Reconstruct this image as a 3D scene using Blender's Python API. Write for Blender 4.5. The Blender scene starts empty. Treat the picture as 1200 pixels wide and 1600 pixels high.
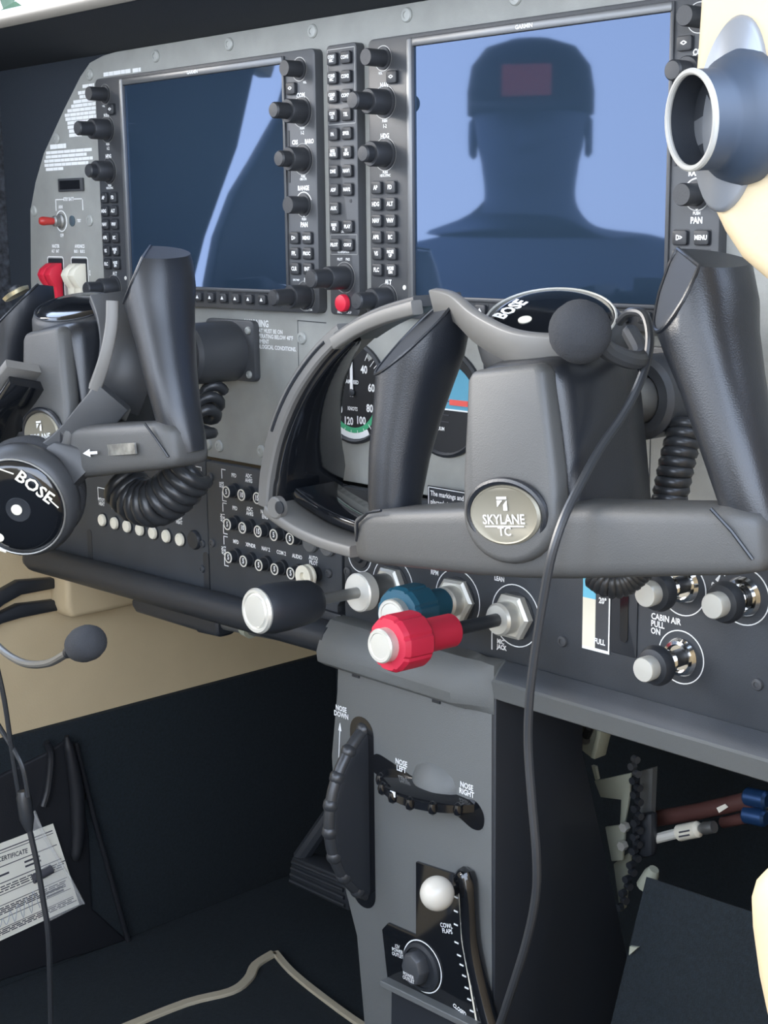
import bpy, bmesh, math, random
from mathutils import Vector, Matrix, Euler
random.seed(7)
PI = math.pi
V = Vector
SC = bpy.context.scene
COL = SC.collection
MM = 0.001
# ------------------------------------------------------------------ camera
# all coordinates below are millimetres: x right along the panel, y forward
# into the panel, z up; origin at the top left corner of the pilot's display.
CC = V((1172.5896, -741.8506, -129.3300))
RR = V((0.68130479, 0.7319267, -0.01034835))
RD = V((0.1327502, -0.13744684, -0.9815731))
RF = V((-0.71986191, 0.66737671, -0.19080661))
FPX = 2311.0
cam = bpy.data.cameras.new('camera')
cam.sensor_fit = 'VERTICAL'; cam.sensor_height = 36.0; cam.lens = FPX / 1600 * 36
cam.clip_start = 0.02; cam.clip_end = 500
camo = bpy.data.objects.new('camera', cam); COL.objects.link(camo)
camo.matrix_world = Matrix.Translation(CC * MM) @ Matrix((
    (RR.x, -RD.x, -RF.x), (RR.y, -RD.y, -RF.y), (RR.z, -RD.z, -RF.z))).to_4x4()
SC.camera = camo
# ------------------------------------------------------------------ world and light
w = bpy.data.worlds.new('world'); SC.world = w; w.use_nodes = True
nt = w.node_tree; bg = nt.nodes['Background']
tc = nt.nodes.new('ShaderNodeTexCoord'); sx = nt.nodes.new('ShaderNodeSeparateXYZ')
cr = nt.nodes.new('ShaderNodeValToRGB')
nt.links.new(tc.outputs['Generated'], sx.inputs[0]); nt.links.new(sx.outputs['Z'], cr.inputs[0])
cr.color_ramp.elements[0].position = 0.0; cr.color_ramp.elements[0].color = (0.80, 0.86, 0.95, 1)
cr.color_ramp.elements[1].position = 0.7; cr.color_ramp.elements[1].color = (0.56, 0.70, 0.97, 1)
nt.links.new(cr.outputs[0], bg.inputs[0]); bg.inputs[1].default_value = 3.0
sun = bpy.data.lights.new('sun', 'SUN'); sun.energy = 1.6; sun.angle = math.radians(30); sun.color = (1, 0.90, 0.76)
suno = bpy.data.objects.new('sun', sun); COL.objects.link(suno)
suno.rotation_euler = Vector((0.84, 0.40, -0.36)).to_track_quat('-Z', 'Y').to_euler()
SC.view_settings.view_transform = 'Standard'; SC.view_settings.look = 'None'
SC.view_settings.exposure = 1.4; SC.view_settings.gamma = 1.0
SC.view_settings.use_curve_mapping = False

# ------------------------------------------------------------------ helpers
def ray(u, v): return RR * ((u - 600) / FPX) + RD * ((v - 800) / FPX) + RF
def A(u, v, Y=0.0):
    r = ray(u, v); return CC + r * ((Y - CC.y) / r.y)
def AX(u, v, X):
    r = ray(u, v); return CC + r * ((X - CC.x) / r.x)
def AZ(u, v, Z):
    r = ray(u, v); return CC + r * ((Z - CC.z) / r.z)

def PX(pts, Y): return [(p.x, p.z) for p in (A(u, v_, Y) for u, v_ in pts)]
def nodes_mat(name):
    m = bpy.data.materials.new(name); m.use_nodes = True
    return m, m.node_tree, m.node_tree.nodes['Principled BSDF']
def mat(name, col, rough=0.5, metal=0.0, bump=0.0, scale=400.0, var=0.0, spec=0.5, kind='noise', coat=0.0, varscale=None):
    m, t, b = nodes_mat(name)
    b.inputs['Base Color'].default_value = (*col, 1); b.inputs['Roughness'].default_value = rough
    b.inputs['Metallic'].default_value = metal; b.inputs['Specular IOR Level'].default_value = spec
    if coat: b.inputs['Coat Weight'].default_value = coat; b.inputs['Coat Roughness'].default_value = 0.08
    c = t.nodes.new('ShaderNodeTexCoord')
    if var:
        n = t.nodes.new('ShaderNodeTexNoise'); n.inputs['Scale'].default_value = varscale or scale; n.inputs['Detail'].default_value = 5
        r = t.nodes.new('ShaderNodeMapRange'); r.inputs[3].default_value = 1 - var; r.inputs[4].default_value = 1 + var
        r.inputs[1].default_value = 0.3; r.inputs[2].default_value = 0.7
        mx = t.nodes.new('ShaderNodeMix'); mx.data_type = 'RGBA'; mx.blend_type = 'MULTIPLY'; mx.inputs[0].default_value = 1
        mx.inputs[6].default_value = (*col, 1)
        t.links.new(c.outputs['Object'], n.inputs['Vector']); t.links.new(n.outputs[0], r.inputs[0])
        t.links.new(r.outputs[0], mx.inputs[7]); t.links.new(mx.outputs[2], b.inputs['Base Color'])
    if bump:
        if kind == 'leather':
            n = t.nodes.new('ShaderNodeTexVoronoi'); o = n.outputs['Distance']
        else:
            n = t.nodes.new('ShaderNodeTexNoise'); n.inputs['Detail'].default_value = 3; o = n.outputs[0]
        n.inputs['Scale'].default_value = scale
        bp = t.nodes.new('ShaderNodeBump'); bp.inputs['Strength'].default_value = bump; bp.inputs['Distance'].default_value = 0.0006
        t.links.new(c.outputs['Object'], n.inputs['Vector']); t.links.new(o, bp.inputs['Height']); t.links.new(bp.outputs[0], b.inputs['Normal'])
    return m
def glass_screen():
    m, t, b = nodes_mat('screen_glass')
    b.inputs['Base Color'].default_value = (0.018, 0.032, 0.052, 1); b.inputs['Roughness'].default_value = 0.8; b.inputs['Specular IOR Level'].default_value = 0.0
    g = t.nodes.new('ShaderNodeBsdfGlossy'); g.inputs['Color'].default_value = (0.38, 0.50, 0.80, 1); g.inputs['Roughness'].default_value = 0.03
    f = t.nodes.new('ShaderNodeFresnel'); f.inputs[0].default_value = 1.9
    x = t.nodes.new('ShaderNodeMixShader'); o = t.nodes['Material Output']
    t.links.new(f.outputs[0], x.inputs[0]); t.links.new(b.outputs[0], x.inputs[1]); t.links.new(g.outputs[0], x.inputs[2]); t.links.new(x.outputs[0], o.inputs[0])
    return m
M = dict(
    plate=mat('panel_grey_paint', (0.30, 0.305, 0.285), 0.55, bump=0.25, scale=1500, var=0.08, varscale=40),
    black=mat('black_plastic', (0.018, 0.021, 0.026), 0.45, bump=0.15, scale=1800),
    bezel=mat('charcoal_bezel', (0.052, 0.055, 0.060), 0.42, bump=0.12, scale=1500),
    subpanel=mat('black_panel_paint', (0.036, 0.041, 0.048), 0.5, bump=0.2, scale=1500, var=0.1, varscale=30),
    frame=mat('screen_frame_metal', (0.16, 0.165, 0.17), 0.35, metal=0.5),
    key=mat('key_rubber', (0.022, 0.024, 0.028), 0.5),
    knob=mat('knob_rubber', (0.026, 0.028, 0.032), 0.48, bump=0.2, scale=900),
    white=mat('white_print', (0.80, 0.81, 0.80), 0.6),
    screen=glass_screen(),
    leather=mat('black_leather', (0.013, 0.015, 0.019), 0.34, bump=0.10, scale=1300, kind='leather', spec=0.6),
    leather_grey=mat('charcoal_leather', (0.066, 0.066, 0.064), 0.5, bump=0.12, scale=1300, kind='leather', spec=0.5),
    beige=mat('beige_vinyl', (0.53, 0.42, 0.26), 0.6, bump=0.2, scale=500, var=0.05, varscale=15),
    carpet=mat('black_carpet', (0.006, 0.011, 0.015), 0.95, bump=1.0, scale=900, var=0.3, varscale=300),
    hood=mat('glareshield_vinyl', (0.012, 0.018, 0.027), 0.8, bump=0.4, scale=900),
    pedestal=mat('pedestal_grey_plastic', (0.110, 0.115, 0.112), 0.5, bump=0.3, scale=1300),
    chrome=mat('chrome', (0.75, 0.75, 0.74), 0.12, metal=1.0),
    satin=mat('satin_aluminium', (0.64, 0.63, 0.57), 0.38, metal=0.55),
    silver=mat('silver_paint', (0.78, 0.76, 0.69), 0.4, metal=0.25),
    steel=mat('dull_steel', (0.30, 0.30, 0.29), 0.4, metal=0.8),
    screw=mat('screw_grey', (0.36, 0.37, 0.35), 0.45, metal=0.2),
    red=mat('red_plastic', (0.62, 0.018, 0.045), 0.42),
    redrub=mat('red_knob', (0.50, 0.016, 0.045), 0.5),
    blue=mat('blue_knob', (0.012, 0.085, 0.135), 0.45),
    cream=mat('cream_plastic', (0.74, 0.70, 0.58), 0.4),
    headgrey=mat('headset_grey', (0.155, 0.150, 0.140), 0.42),
    headdark=mat('headset_dark_grey', (0.045, 0.047, 0.050), 0.45),
    gloss=mat('gloss_black', (0.006, 0.007, 0.009), 0.12, coat=0.5),
    foam=mat('foam_black', (0.030, 0.032, 0.036), 0.95, bump=1.0, scale=1200),
    cord=mat('cord_rubber', (0.030, 0.032, 0.035), 0.33),
    badge=mat('badge_champagne', (0.22, 0.205, 0.16), 0.45, metal=0.4),
    dial=mat('dial_black', (0.010, 0.011, 0.013), 0.5),
    yellow=mat('dial_yellow', (0.80, 0.56, 0.08), 0.6), green=mat('dial_green', (0.05, 0.36, 0.17), 0.6),
    dred=mat('dial_red', (0.75, 0.10, 0.08), 0.6), sky=mat('dial_sky_blue', (0.10, 0.33, 0.46), 0.6),
    cyan=mat('flap_cyan', (0.16, 0.52, 0.70), 0.6), creamp=mat('flap_cream', (0.78, 0.74, 0.60), 0.6),
    olive=mat('primer_olive', (0.30, 0.31, 0.24), 0.6), brown=mat('brown_tube', (0.085, 0.035, 0.030), 0.5),
    ventgrey=mat('vent_grey', (0.22, 0.23, 0.245), 0.36, metal=0.3), ventdark=mat('vent_dark', (0.028, 0.042, 0.065), 0.5),
    ventrim=mat('vent_rim', (0.33, 0.32, 0.29), 0.4),
    paper=mat('paper', (0.80, 0.77, 0.66), 0.7, var=0.04, varscale=20), ink=mat('ink', (0.05, 0.05, 0.06), 0.7), pen=mat('pen_ink', (0.35, 0.38, 0.42), 0.7),
    binding=mat('tan_binding', (0.42, 0.37, 0.27), 0.85, bump=0.6, scale=900),
    skin=mat('skin', (0.36, 0.21, 0.15), 0.55), shirt=mat('shirt_grey_blue', (0.16, 0.19, 0.25), 0.8), cap=mat('cap_dark', (0.02, 0.022, 0.03), 0.8),
    trouser=mat('trousers_dark', (0.05, 0.055, 0.07), 0.8), ground=mat('apron_concrete', (0.34, 0.34, 0.33), 0.9, var=0.1, varscale=3),
    leaf=mat('foliage', (0.05, 0.09, 0.05), 0.8, var=0.4, varscale=2), airframe=mat('white_airframe', (0.75, 0.76, 0.76), 0.4),
    blackvinyl=mat('black_vinyl', (0.014, 0.015, 0.018), 0.38, bump=0.2, scale=600),
    fabric=mat('dark_seat_fabric', (0.030, 0.034, 0.042), 0.9, bump=1.0, scale=160, var=0.85, varscale=160),
)
def clear_plastic():
    m, t, b = nodes_mat('clear_plastic')
    b.inputs['Base Color'].default_value = (0.9, 0.9, 0.88, 1); b.inputs['Roughness'].default_value = 0.12
    b.inputs['Alpha'].default_value = 0.16
    return m
M['clear'] = clear_plastic()

WO = {}
def basis(axis, up=V((0, 0, 1))):
    a = V(axis).normalized(); u = V(up).cross(a)
    if u.length < 1e-6: u = V((1, 0, 0)).cross(a)
    u.normalize(); return u, a.cross(u).normalized(), a
class MB:
    def __init__(s): s.v = []; s.f = []; s.mi = []; s.m = 0
    def add(s, vs, fs):
        n = len(s.v); s.v += [V(p) for p in vs]; s.f += [tuple(i + n for i in f) for f in fs]; s.mi += [s.m] * len(fs); return s
    def box(s, x0, x1, y0, y1, z0, z1):
        return s.add([(x, y, z) for x in (x0, x1) for y in (y0, y1) for z in (z0, z1)],
                     [(0, 1, 3, 2), (4, 6, 7, 5), (0, 4, 5, 1), (2, 3, 7, 6), (0, 2, 6, 4), (1, 5, 7, 3)])
    def prism(s, poly, y0, y1):
        n = len(poly); s.add([(x, y0, z) for x, z in poly] + [(x, y1, z) for x, z in poly],
            [tuple(range(n)), tuple(range(2 * n - 1, n - 1, -1))] + [(i, i + n, (i + 1) % n + n, (i + 1) % n) for i in range(n)]); return s
    def loft(s, rings, cap0=True, cap1=True, closed=False):
        n = len(rings[0]); k = len(rings); fs = []
        for j in range(k if closed else k - 1):
            a = j * n; b = ((j + 1) % k) * n
            fs += [(a + i, a + (i + 1) % n, b + (i + 1) % n, b + i) for i in range(n)]
        if not closed:
            if cap0: fs.append(tuple(range(n - 1, -1, -1)))
            if cap1: fs.append(tuple((k - 1) * n + i for i in range(n)))
        return s.add([p for r in rings for p in r], fs)
    def lathe(s, prof, o=(0, 0, 0), axis=(0, -1, 0), n=20, rx=1.0, ry=1.0, up=(0, 0, 1), c0=True, c1=True, ph=0.0):
        u, w_, a = basis(axis, up); o = V(o)
        return s.loft([[o + a * h + u * (r * rx * math.cos(2 * PI * i / n + ph)) + w_ * (r * ry * math.sin(2 * PI * i / n + ph)) for i in range(n)] for r, h in prof], c0, c1)
    def tube(s, path, r, n=10, closed=False):
        P = [V(p) for p in path]; k = len(P); rs = r if isinstance(r, (list, tuple)) else [r] * k
        T = []
        for i in range(k):
            a = P[(i - 1) % k] if (closed or i) else P[0]; b = P[(i + 1) % k] if (closed or i < k - 1) else P[-1]
            T.append((b - a).normalized())
        u = V((0, 0, 1)).cross(T[0])
        if u.length < 1e-3: u = V((1, 0, 0)).cross(T[0])
        u.normalize(); rings = []
        for i in range(k):
            u = (u - T[i] * u.dot(T[i])).normalized(); w_ = T[i].cross(u)
            rings.append([P[i] + (u * math.cos(2 * PI * j / n) + w_ * math.sin(2 * PI * j / n)) * rs[i] for j in range(n)])
        return s.loft(rings, closed=closed)
    def sweep(s, st, n=24):
        # st: (centre, u axis, w axis, ru, rw, power)
        rings = []
        for c, u, w_, ru, rw, p in st:
            r = []
            for i in range(n):
                t = 2 * PI * i / n; ct, sn = math.cos(t), math.sin(t)
                r.append(V(c) + V(u) * (ru * math.copysign(abs(ct) ** (2 / p), ct)) + V(w_) * (rw * math.copysign(abs(sn) ** (2 / p), sn)))
            rings.append(r)
        return s.loft(rings)
    def strap(s, path, wdir, wd, th, tdir=None):
        # flat band: path centre points, wdir = width direction, thickness across the path
        P = [V(p) for p in path]; k = len(P); W = V(wdir).normalized(); rings = []
        for i in range(k):
            t = (P[min(i + 1, k - 1)] - P[max(i - 1, 0)]).normalized()
            nrm = t.cross(W).normalized() if tdir is None else V(tdir).normalized()
            wv = nrm.cross(t).normalized()
            a = wd[i] if isinstance(wd, (list, tuple)) else wd; b = th[i] if isinstance(th, (list, tuple)) else th
            e = min(a, b) * 0.12
            q = [(a / 2 - e, b / 2), (-a / 2 + e, b / 2), (-a / 2, b / 2 - e), (-a / 2, -b / 2 + e), (-a / 2 + e, -b / 2), (a / 2 - e, -b / 2), (a / 2, -b / 2 + e), (a / 2, b / 2 - e)]
            rings.append([P[i] + wv * x + nrm * y for x, y in q])
        return s.loft(rings)
LASTCUT = []
def mesh(name, mb, o=V((0, 0, 0)), bevel=0.0, seg=2, ang=35, xf=None, bisect=None, keep=None):
    bm = bmesh.new(); vs = [bm.verts.new((xf @ p) if xf else p) for p in mb.v]
    for f, mi in zip(mb.f, mb.mi):
        try: fc = bm.faces.new([vs[i] for i in f]); fc.material_index = mi
        except ValueError: pass
    bmesh.ops.remove_doubles(bm, verts=bm.verts, dist=1e-4)
    if bisect:
        LASTCUT.clear()
        for co, no in bisect:
            g = bmesh.ops.bisect_plane(bm, geom=bm.verts[:] + bm.edges[:] + bm.faces[:], plane_co=co, plane_no=no, clear_outer=True)
            ed = [e for e in g['geom_cut'] if isinstance(e, bmesh.types.BMEdge)]
            for nf in bmesh.ops.contextual_create(bm, geom=ed)['faces']: nf.material_index = 1; LASTCUT.append([v_.co.copy() for v_ in nf.verts])
    bmesh.ops.recalc_face_normals(bm, faces=bm.faces)
    if bevel:
        es = [e for e in bm.edges if len(e.link_faces) == 2 and e.calc_face_angle(0) > math.radians(30)]
        bmesh.ops.bevel(bm, geom=es, offset=bevel, offset_type='OFFSET', segments=seg, profile=0.5, affect='EDGES', clamp_overlap=True)
    for v_ in bm.verts: v_.co = (v_.co - o) * MM
    me = bpy.data.meshes.new(name); bm.to_mesh(me); bm.free()
    for p in me.polygons: p.use_smooth = True
    me.set_sharp_from_angle(angle=math.radians(ang))
    return me
def link(name, data, m, parent=None, loc=V((0, 0, 0))):
    """loc: position in mm in the parent's frame of reference (world for unrotated things)"""
    o = bpy.data.objects.new(name, data); COL.objects.link(o)
    loc = V(loc); WO[o] = loc
    if parent is not None:
        o.parent = parent; loc = loc - WO[parent]
    o.location = loc * MM
    if m is not None and data is not None:
        ms = m if isinstance(m, (list, tuple)) else [m]
        if len(data.materials) == 0:
            for x in ms: data.materials.append(M[x] if isinstance(x, str) else x)
    return o
def part(name, mb, m, parent=None, o=None, **k):
    if o is None:
        o = V([(min(p[i] for p in mb.v) + max(p[i] for p in mb.v)) / 2 for i in range(3)])
        if k.get('xf'): o = V((0, 0, 0))
    return link(name, mesh(name, mb, V(o), **k), m, parent, o)
def thing(name, label, cat, loc=(0, 0, 0), group=None):
    o = link(name, None, None, None, loc); o.empty_display_size = 0.02
    return tag(o, label, cat, group)
def local_thing(name, label, cat, loc, rot, group=None):
    o = thing(name, label, cat, loc, group); o.rotation_euler = rot; WO[o] = V((0, 0, 0)); return o
def tag(o, label, cat, group=None, kind=None):
    if label: o['label'] = label
    if cat: o['category'] = cat
    if group: o['group'] = group
    if kind: o['kind'] = kind
    return o
def structure(name, mb, m, label=None, cat=None, **k):
    o = part(name, mb, m, None, **k); o['kind'] = 'structure'
    if label: o['label'] = label
    if cat: o['category'] = cat
    return o
TX = {}
def text_mesh(s, size, align='CENTER', sx=0.85, bold=0.0):
    key = (s, size, align, sx, bold)
    if key in TX: return TX[key]
    c = bpy.data.curves.new('lettering', 'FONT'); c.body = s; c.size = size * MM; c.align_x = align; c.align_y = 'CENTER'
    c.resolution_u = 2; c.space_line = 0.85; c.offset = bold * MM
    o = bpy.data.objects.new('tmp', c); COL.objects.link(o)
    me = bpy.data.meshes.new_from_object(o); bpy.data.objects.remove(o); bpy.data.curves.remove(c)
    me.transform(Matrix.Rotation(PI / 2, 4, 'X') @ Matrix.Diagonal((sx, 1, 1, 1)))
    me.materials.clear(); me.name = 'lettering'; TX[key] = me; return me
def text(s, size, loc, parent, m='white', align='CENTER', sx=0.85, rot=0.0, name='lettering', bold=0.12, mtx=None):
    me = text_mesh(s, size, align, sx, bold)
    if len(me.materials) and me.materials[0] != M[m]: me = me.copy(); me.materials.clear()
    o = link(name, me, m, parent, loc)
    if rot: o.rotation_euler = (0, -rot, 0)
    if mtx is not None: o.rotation_euler = mtx.to_euler()
    return o
def rrect(x0, x1, z0, z1, r, n=4):
    p = []
    for cx, cz, a in ((x1 - r, z1 - r, 0), (x0 + r, z1 - r, PI / 2), (x0 + r, z0 + r, PI), (x1 - r, z0 + r, 1.5 * PI)):
        p += [(cx + r * math.cos(a + PI / 2 * i / n), cz + r * math.sin(a + PI / 2 * i / n)) for i in range(n + 1)]
    return p
def ringstrip(cx, cz, r, w_, y, a0=0.0, a1=2 * PI, n=40, t=0.25):
    b = MB(); k = max(3, int(n * abs(a1 - a0) / (2 * PI)))
    full = abs(a1 - a0 - 2 * PI) < 1e-6
    q = []
    for i in range(k if full else k + 1):
        a = a0 + (a1 - a0) * i / k; c, s_ = math.cos(a), math.sin(a)
        q.append([V((cx + c * (r - w_ / 2), y, cz + s_ * (r - w_ / 2))), V((cx + c * (r + w_ / 2), y, cz + s_ * (r + w_ / 2))),
                  V((cx + c * (r + w_ / 2), y + t, cz + s_ * (r + w_ / 2))), V((cx + c * (r - w_ / 2), y + t, cz + s_ * (r - w_ / 2)))])
    return b.loft(q, closed=full)
def polyline(pts, w_, y, t=0.25):
    b = MB()
    for (x0, z0), (x1, z1) in zip(pts, pts[1:]):
        d = V((x1 - x0, 0, z1 - z0)).normalized(); n_ = V((-d.z, 0, d.x)) * w_ / 2; e = d * w_ / 2
        P0 = V((x0, y, z0)) - e; P1 = V((x1, y, z1)) + e; T = V((0, t, 0))
        b.loft([[P0 - n_, P0 + n_, P0 + n_ + T, P0 - n_ + T], [P1 - n_, P1 + n_, P1 + n_ + T, P1 - n_ + T]])
    return b
def catmull(P, n=8):
    P = [V(p) for p in P]; out = []
    for i in range(len(P) - 1):
        a, b, c, d = P[max(i - 1, 0)], P[i], P[i + 1], P[min(i + 2, len(P) - 1)]
        for k in range(n):
            t = k / n
            out.append(0.5 * ((2 * b) + (c - a) * t + (2 * a - 5 * b + 4 * c - d) * t * t + (3 * b - a - 3 * c + d) * t ** 3))
    out.append(P[-1]); return out
def copy_tree(o, parent=None, top=True):
    c = o.copy(); COL.objects.link(c); c.parent = parent; WO[c] = WO.get(o, V((0, 0, 0)))
    for ch in [x for x in bpy.data.objects if x.parent == o]: copy_tree(ch, c, False)
    return c
# ================================================================== the setting
ZF = -930
structure('floor', MB().box(-230, 1000, -1900, 430, ZF - 30, ZF), 'carpet')
structure('wall_front', MB().box(-230, 1000, 430, 450, ZF - 30, 40), 'carpet')
def side(poly, x0, x1): return MB().loft([[V((x, y, z)) for y, z in poly] for x in (x0, x1)])
structure('wall_left', side([(430, -250), (-150, -250), (-420, -250), (-1300, -250), (-1300, ZF), (430, ZF)], -215, -190), 'beige')
structure('trim_1', MB().box(-222, -183, -420, 430, ZF, -655), 'carpet', bevel=3)
structure('reflected_panel', side([(430, 62), (-340, 62), (-331, 36), (-306, -42), (-281, -92), (-257, -141), (-238, -193), (-238, -252), (430, -252)], -212, -192), 'fabric', bevel=2)  # dark side panel; rear outline added to shape the left screen's reflection
structure('reflection_post', side([(-400, 62), (-382, 17), (-372, -5), (-333, -56), (-304, -92), (-279, -141), (-264, -194), (-264, -252), (-480, -252), (-470, 62)], -212, -192), 'blackvinyl', bevel=2)  # added dark post out of view, darkening part of the left screen's reflection
structure('ceiling', side([(-1900, 430), (-120, 430), (60, 400), (190, 330), (195, 340), (65, 425), (-120, 460), (-1900, 460)], -260, 1000), 'beige')
structure('wall_back', MB().box(-260, 1000, -1930, -1900, ZF - 30, -120), 'beige')
structure('wall_right', side([(430, -40), (-180, -40), (-230, -300), (-330, -380), (-1300, -380), (-1300, ZF), (430, ZF)], 985, 1005), 'beige')
structure('ground', MB().box(-30000, 30000, -30000, 30000, -1900, -1870), 'ground')
# left door post with its pale trim, slanting back beside the pilot's window
b = MB(); P = catmull([(-212, -330, 50), (-205, -360, 130), (-185, -410, 250), (-150, -460, 440)], 6)
b.strap(P, (0, 1, 0), 75, 26); structure('trim_2', b, 'beige', bevel=4)

# ---- glareshield
gs = thing('glareshield', 'dark padded glareshield overhanging the top of the grey instrument panel', 'glareshield', (300, 100, 40))
b = MB(); prof = [(9, 22), (-20, 30), (-78, 39), (-80, 45), (-70, 51), (60, 66), (425, 70), (425, 24)]
b.loft([[V((x, y, z)) for y, z in prof] for x in (-190, 980)]); part('hood', b, 'hood', gs, bevel=1.5)
b = MB(); b.loft([[V((x, y, z)) for y, z in [(-80, 39), (-84, 42), (-84, 50), (-78, 54), (-71, 53), (-70, 51), (-78, 45)]] for x in (-190, 980)])
part('lit_edge', b, mat('lit_edge_grey', (0.17, 0.16, 0.14), 0.45), gs, ang=60)  # lip edge catching the daylight; that brightness is put into the grey
part('side_board', MB().box(-188, 80, 9.7, 14, -330, 30), 'hood', gs)

# ---- main grey panel
ip = thing('instrument_panel', 'grey painted metal instrument panel carrying both dark displays', 'instrument panel', (330, 10, -150))
pl = [(-145.3, -181), (-139, -113), (-126.3, -86), (-108, -59.7), (-67.1, -20.9), (-36.8, 5.4), (-19.6, 16.3), (1.9, 20.5), (22.7, 22), (965, 22), (965, -325), (-150, -325)]
part('panel_plate', MB().prism(pl[::-1], 8, 9.6), 'plate', ip, bevel=0.7)
def screw_mesh(r):
    b = MB(); b.lathe([(r, 0), (r, 0.8), (r * 0.86, 1.7), (r * 0.45, 2.0), (r * 0.42, 1.4)], n=16)
    return b
SCREW = mesh('screw', screw_mesh(5.2)); SCREW2 = mesh('screw', screw_mesh(3.6))
for x, z in [(-19.4, 6), (-82, -47), (-131, -113), (-31, -123), (-124, -184), (85, 13), (188, 13.4), (291, 13.3), (393, 14.3), (495, 14.4), (598, 14.4),
             (271, -216.5), (157.5, -314), (215.7, -312.5), (141, -314), (290, -302)]:
    link('screw', SCREW, 'screw', ip, (x, 8, z))
for x, z in [(287.8, -225.6), (351.5, -226)]: link('screw', SCREW2, 'screw', ip, (x, 8, z))
part('seam', polyline([(266, -203), (266, -203), (300, -203.5)], 0.7, 7.8), 'black', ip)
part('seam', polyline([(266, -203), (266, -322)], 0.5, 7.8), 'bezel', ip)
part('seam', polyline([(611, -240), (611, -324)], 0.7, 7.8), 'black', ip)
# printed placards (too small to read in the photograph: broken white lines)
def bars(lines, h, parent, y=7.8):
    b = MB()
    for x0, x1, z in lines:
        x = x0
        while x < x1 - 1:
            l = min(random.uniform(6, 15), x1 - x); b.box(x, x + l - 0.6, y, y + 0.3, z - h / 2, z + h / 2); x += l
    return part('placard_print', b, 'white', parent)
bars([(2.6, 46, 4.2), (49, 62, 4.0)], 3.4, ip)
L1 = [(-33, -13, -3.4), (-41, -14, -8.6), (-39, -14, -12.2), (-50, -12, -16), (-54, -12, -19.6), (-61, -12, -23.3), (-66, -12, -27), (-65, -12, -30.6), (-62, -12, -34.2), (-62, -22, -38), (-60, -36, -41.6), (-60, -38, -45.4)]
bars(L1, 2.9, ip)
bars([(-95, -66, -54.2)], 4.2, ip)
bars([(-103, -22, -59.4), (-104, -31, -63.2), (-107, -21, -67), (-107, -29, -70.8), (-105, -73, -74.6)], 2.8, ip)
text('WARNING', 7.6, (198, 7.7, -207.5), ip, align='LEFT', bold=0.25)
for i, s in enumerate(['PITOT HEAT MUST BE ON', 'WHEN OPERATING BELOW 40°F', 'IN INSTRUMENT', 'METEOROLOGICAL CONDITIONS.']):
    text(s, 4.6, (198, 7.7, -213.2 - 4.3 * i), ip, align='LEFT', sx=0.92, bold=0.14)
for s, x, z in [('OFF', 176, -259), ('ON', 176, -264), ('H', 162, -268)]: pass
# small hour meter, standby battery toggle, master and avionics rockers
hm = part('hour_meter', MB().box(-81, -38, 5.5, 8.2, -96, -84), 'bezel', ip, bevel=0.8)
part('meter_window', MB().box(-77, -42, 5.2, 5.6, -94, -86), 'gloss', hm)
part('bracket_print', polyline([(-90, -113), (-90, -103), (-76, -103)], 0.9, 7.7), 'white', ip)
part('bracket_print', polyline([(-42.5, -113), (-42.5, -103), (-57, -103)], 0.9, 7.7), 'white', ip)
text('STBY BATT', 4.4, (-66.5, 7.7, -103), ip, bold=0.2)
text('ARM', 4.2, (-81.5, 7.7, -110), ip, bold=0.2); text('OFF', 4.2, (-81.5, 7.7, -136.5), ip, bold=0.2); text('TEST', 3.6, (-50, 7.7, -123), ip, bold=0.2)
part('toggle_ring', ringstrip(-81.5, -123, 9.5, 1.0, 7.7), 'white', ip)
tg = part('toggle_switch', MB().lathe([(7, 0), (7, 2), (5, 3), (5, 8), (3.5, 9)], (-81.5, 8, -123)), 'steel', ip)
part('toggle_cap', MB().lathe([(3.0, 0), (3.4, 2), (4.2, 10), (4.0, 12), (3.0, 14), (0.6, 14.6)], (-81.5, 0, -123), axis=(-0.25, -0.96, 0.02)), mat('toggle_red', (0.42, 0.035, 0.03), 0.35), tg)
part('test_lamp', MB().lathe([(5, 0), (5, 0.8), (4, 1.2)], (-62, 8, -123)), mat('lamp_grey', (0.07, 0.10, 0.12), 0.3), ip)
for cx, col, ttl, sub, nm in [(-96, 'red', 'MASTER', 'ALT   BAT', 'r'), (-53, 'cream', 'AVIONICS', 'BUS 1   BUS 2', 'w')]:
    text(ttl, 4.4, (cx + 2, 7.7, -146.5), ip, bold=0.2); text(sub, 3.7, (cx + 1, 7.7, -151.2), ip, bold=0.2)
    part('rocker_outline', MB().add(*(lambda p, q: ([(x, 7.75, z) for x, z in p] + [(x, 7.75, z) for x, z in q], [(i, (i + 1) % len(p), (i + 1) % len(p) + len(p), i + len(p)) for i in range(len(p))]))(rrect(cx - 15, cx + 15, -205, -156, 3), rrect(cx - 14, cx + 14, -204, -157, 2.3))), 'white', ip)
    part('rocker_well', MB().prism(rrect(cx - 13, cx + 13, -203, -158, 1.5), 7.4, 8.2), 'black', ip)
    r = MB()
    for x0, x1 in ((cx - 11.5, cx - 0.3), (cx + 0.3, cx + 11.5)):
        pr = [(8, -162), (3, -163), (-4, -168), (-6.5, -173), (-4, -179), (0.5, -185), (1, -196), (8, -197)]
        r.loft([[V((x, y, z)) for y, z in pr] for x in (x0, x1)])
    part('rocker_switch', r, col, ip, bevel=0.8)
    text('O\nN', 3.2, (cx + 17.5, 7.7, -171), ip, bold=0.2)

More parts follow.
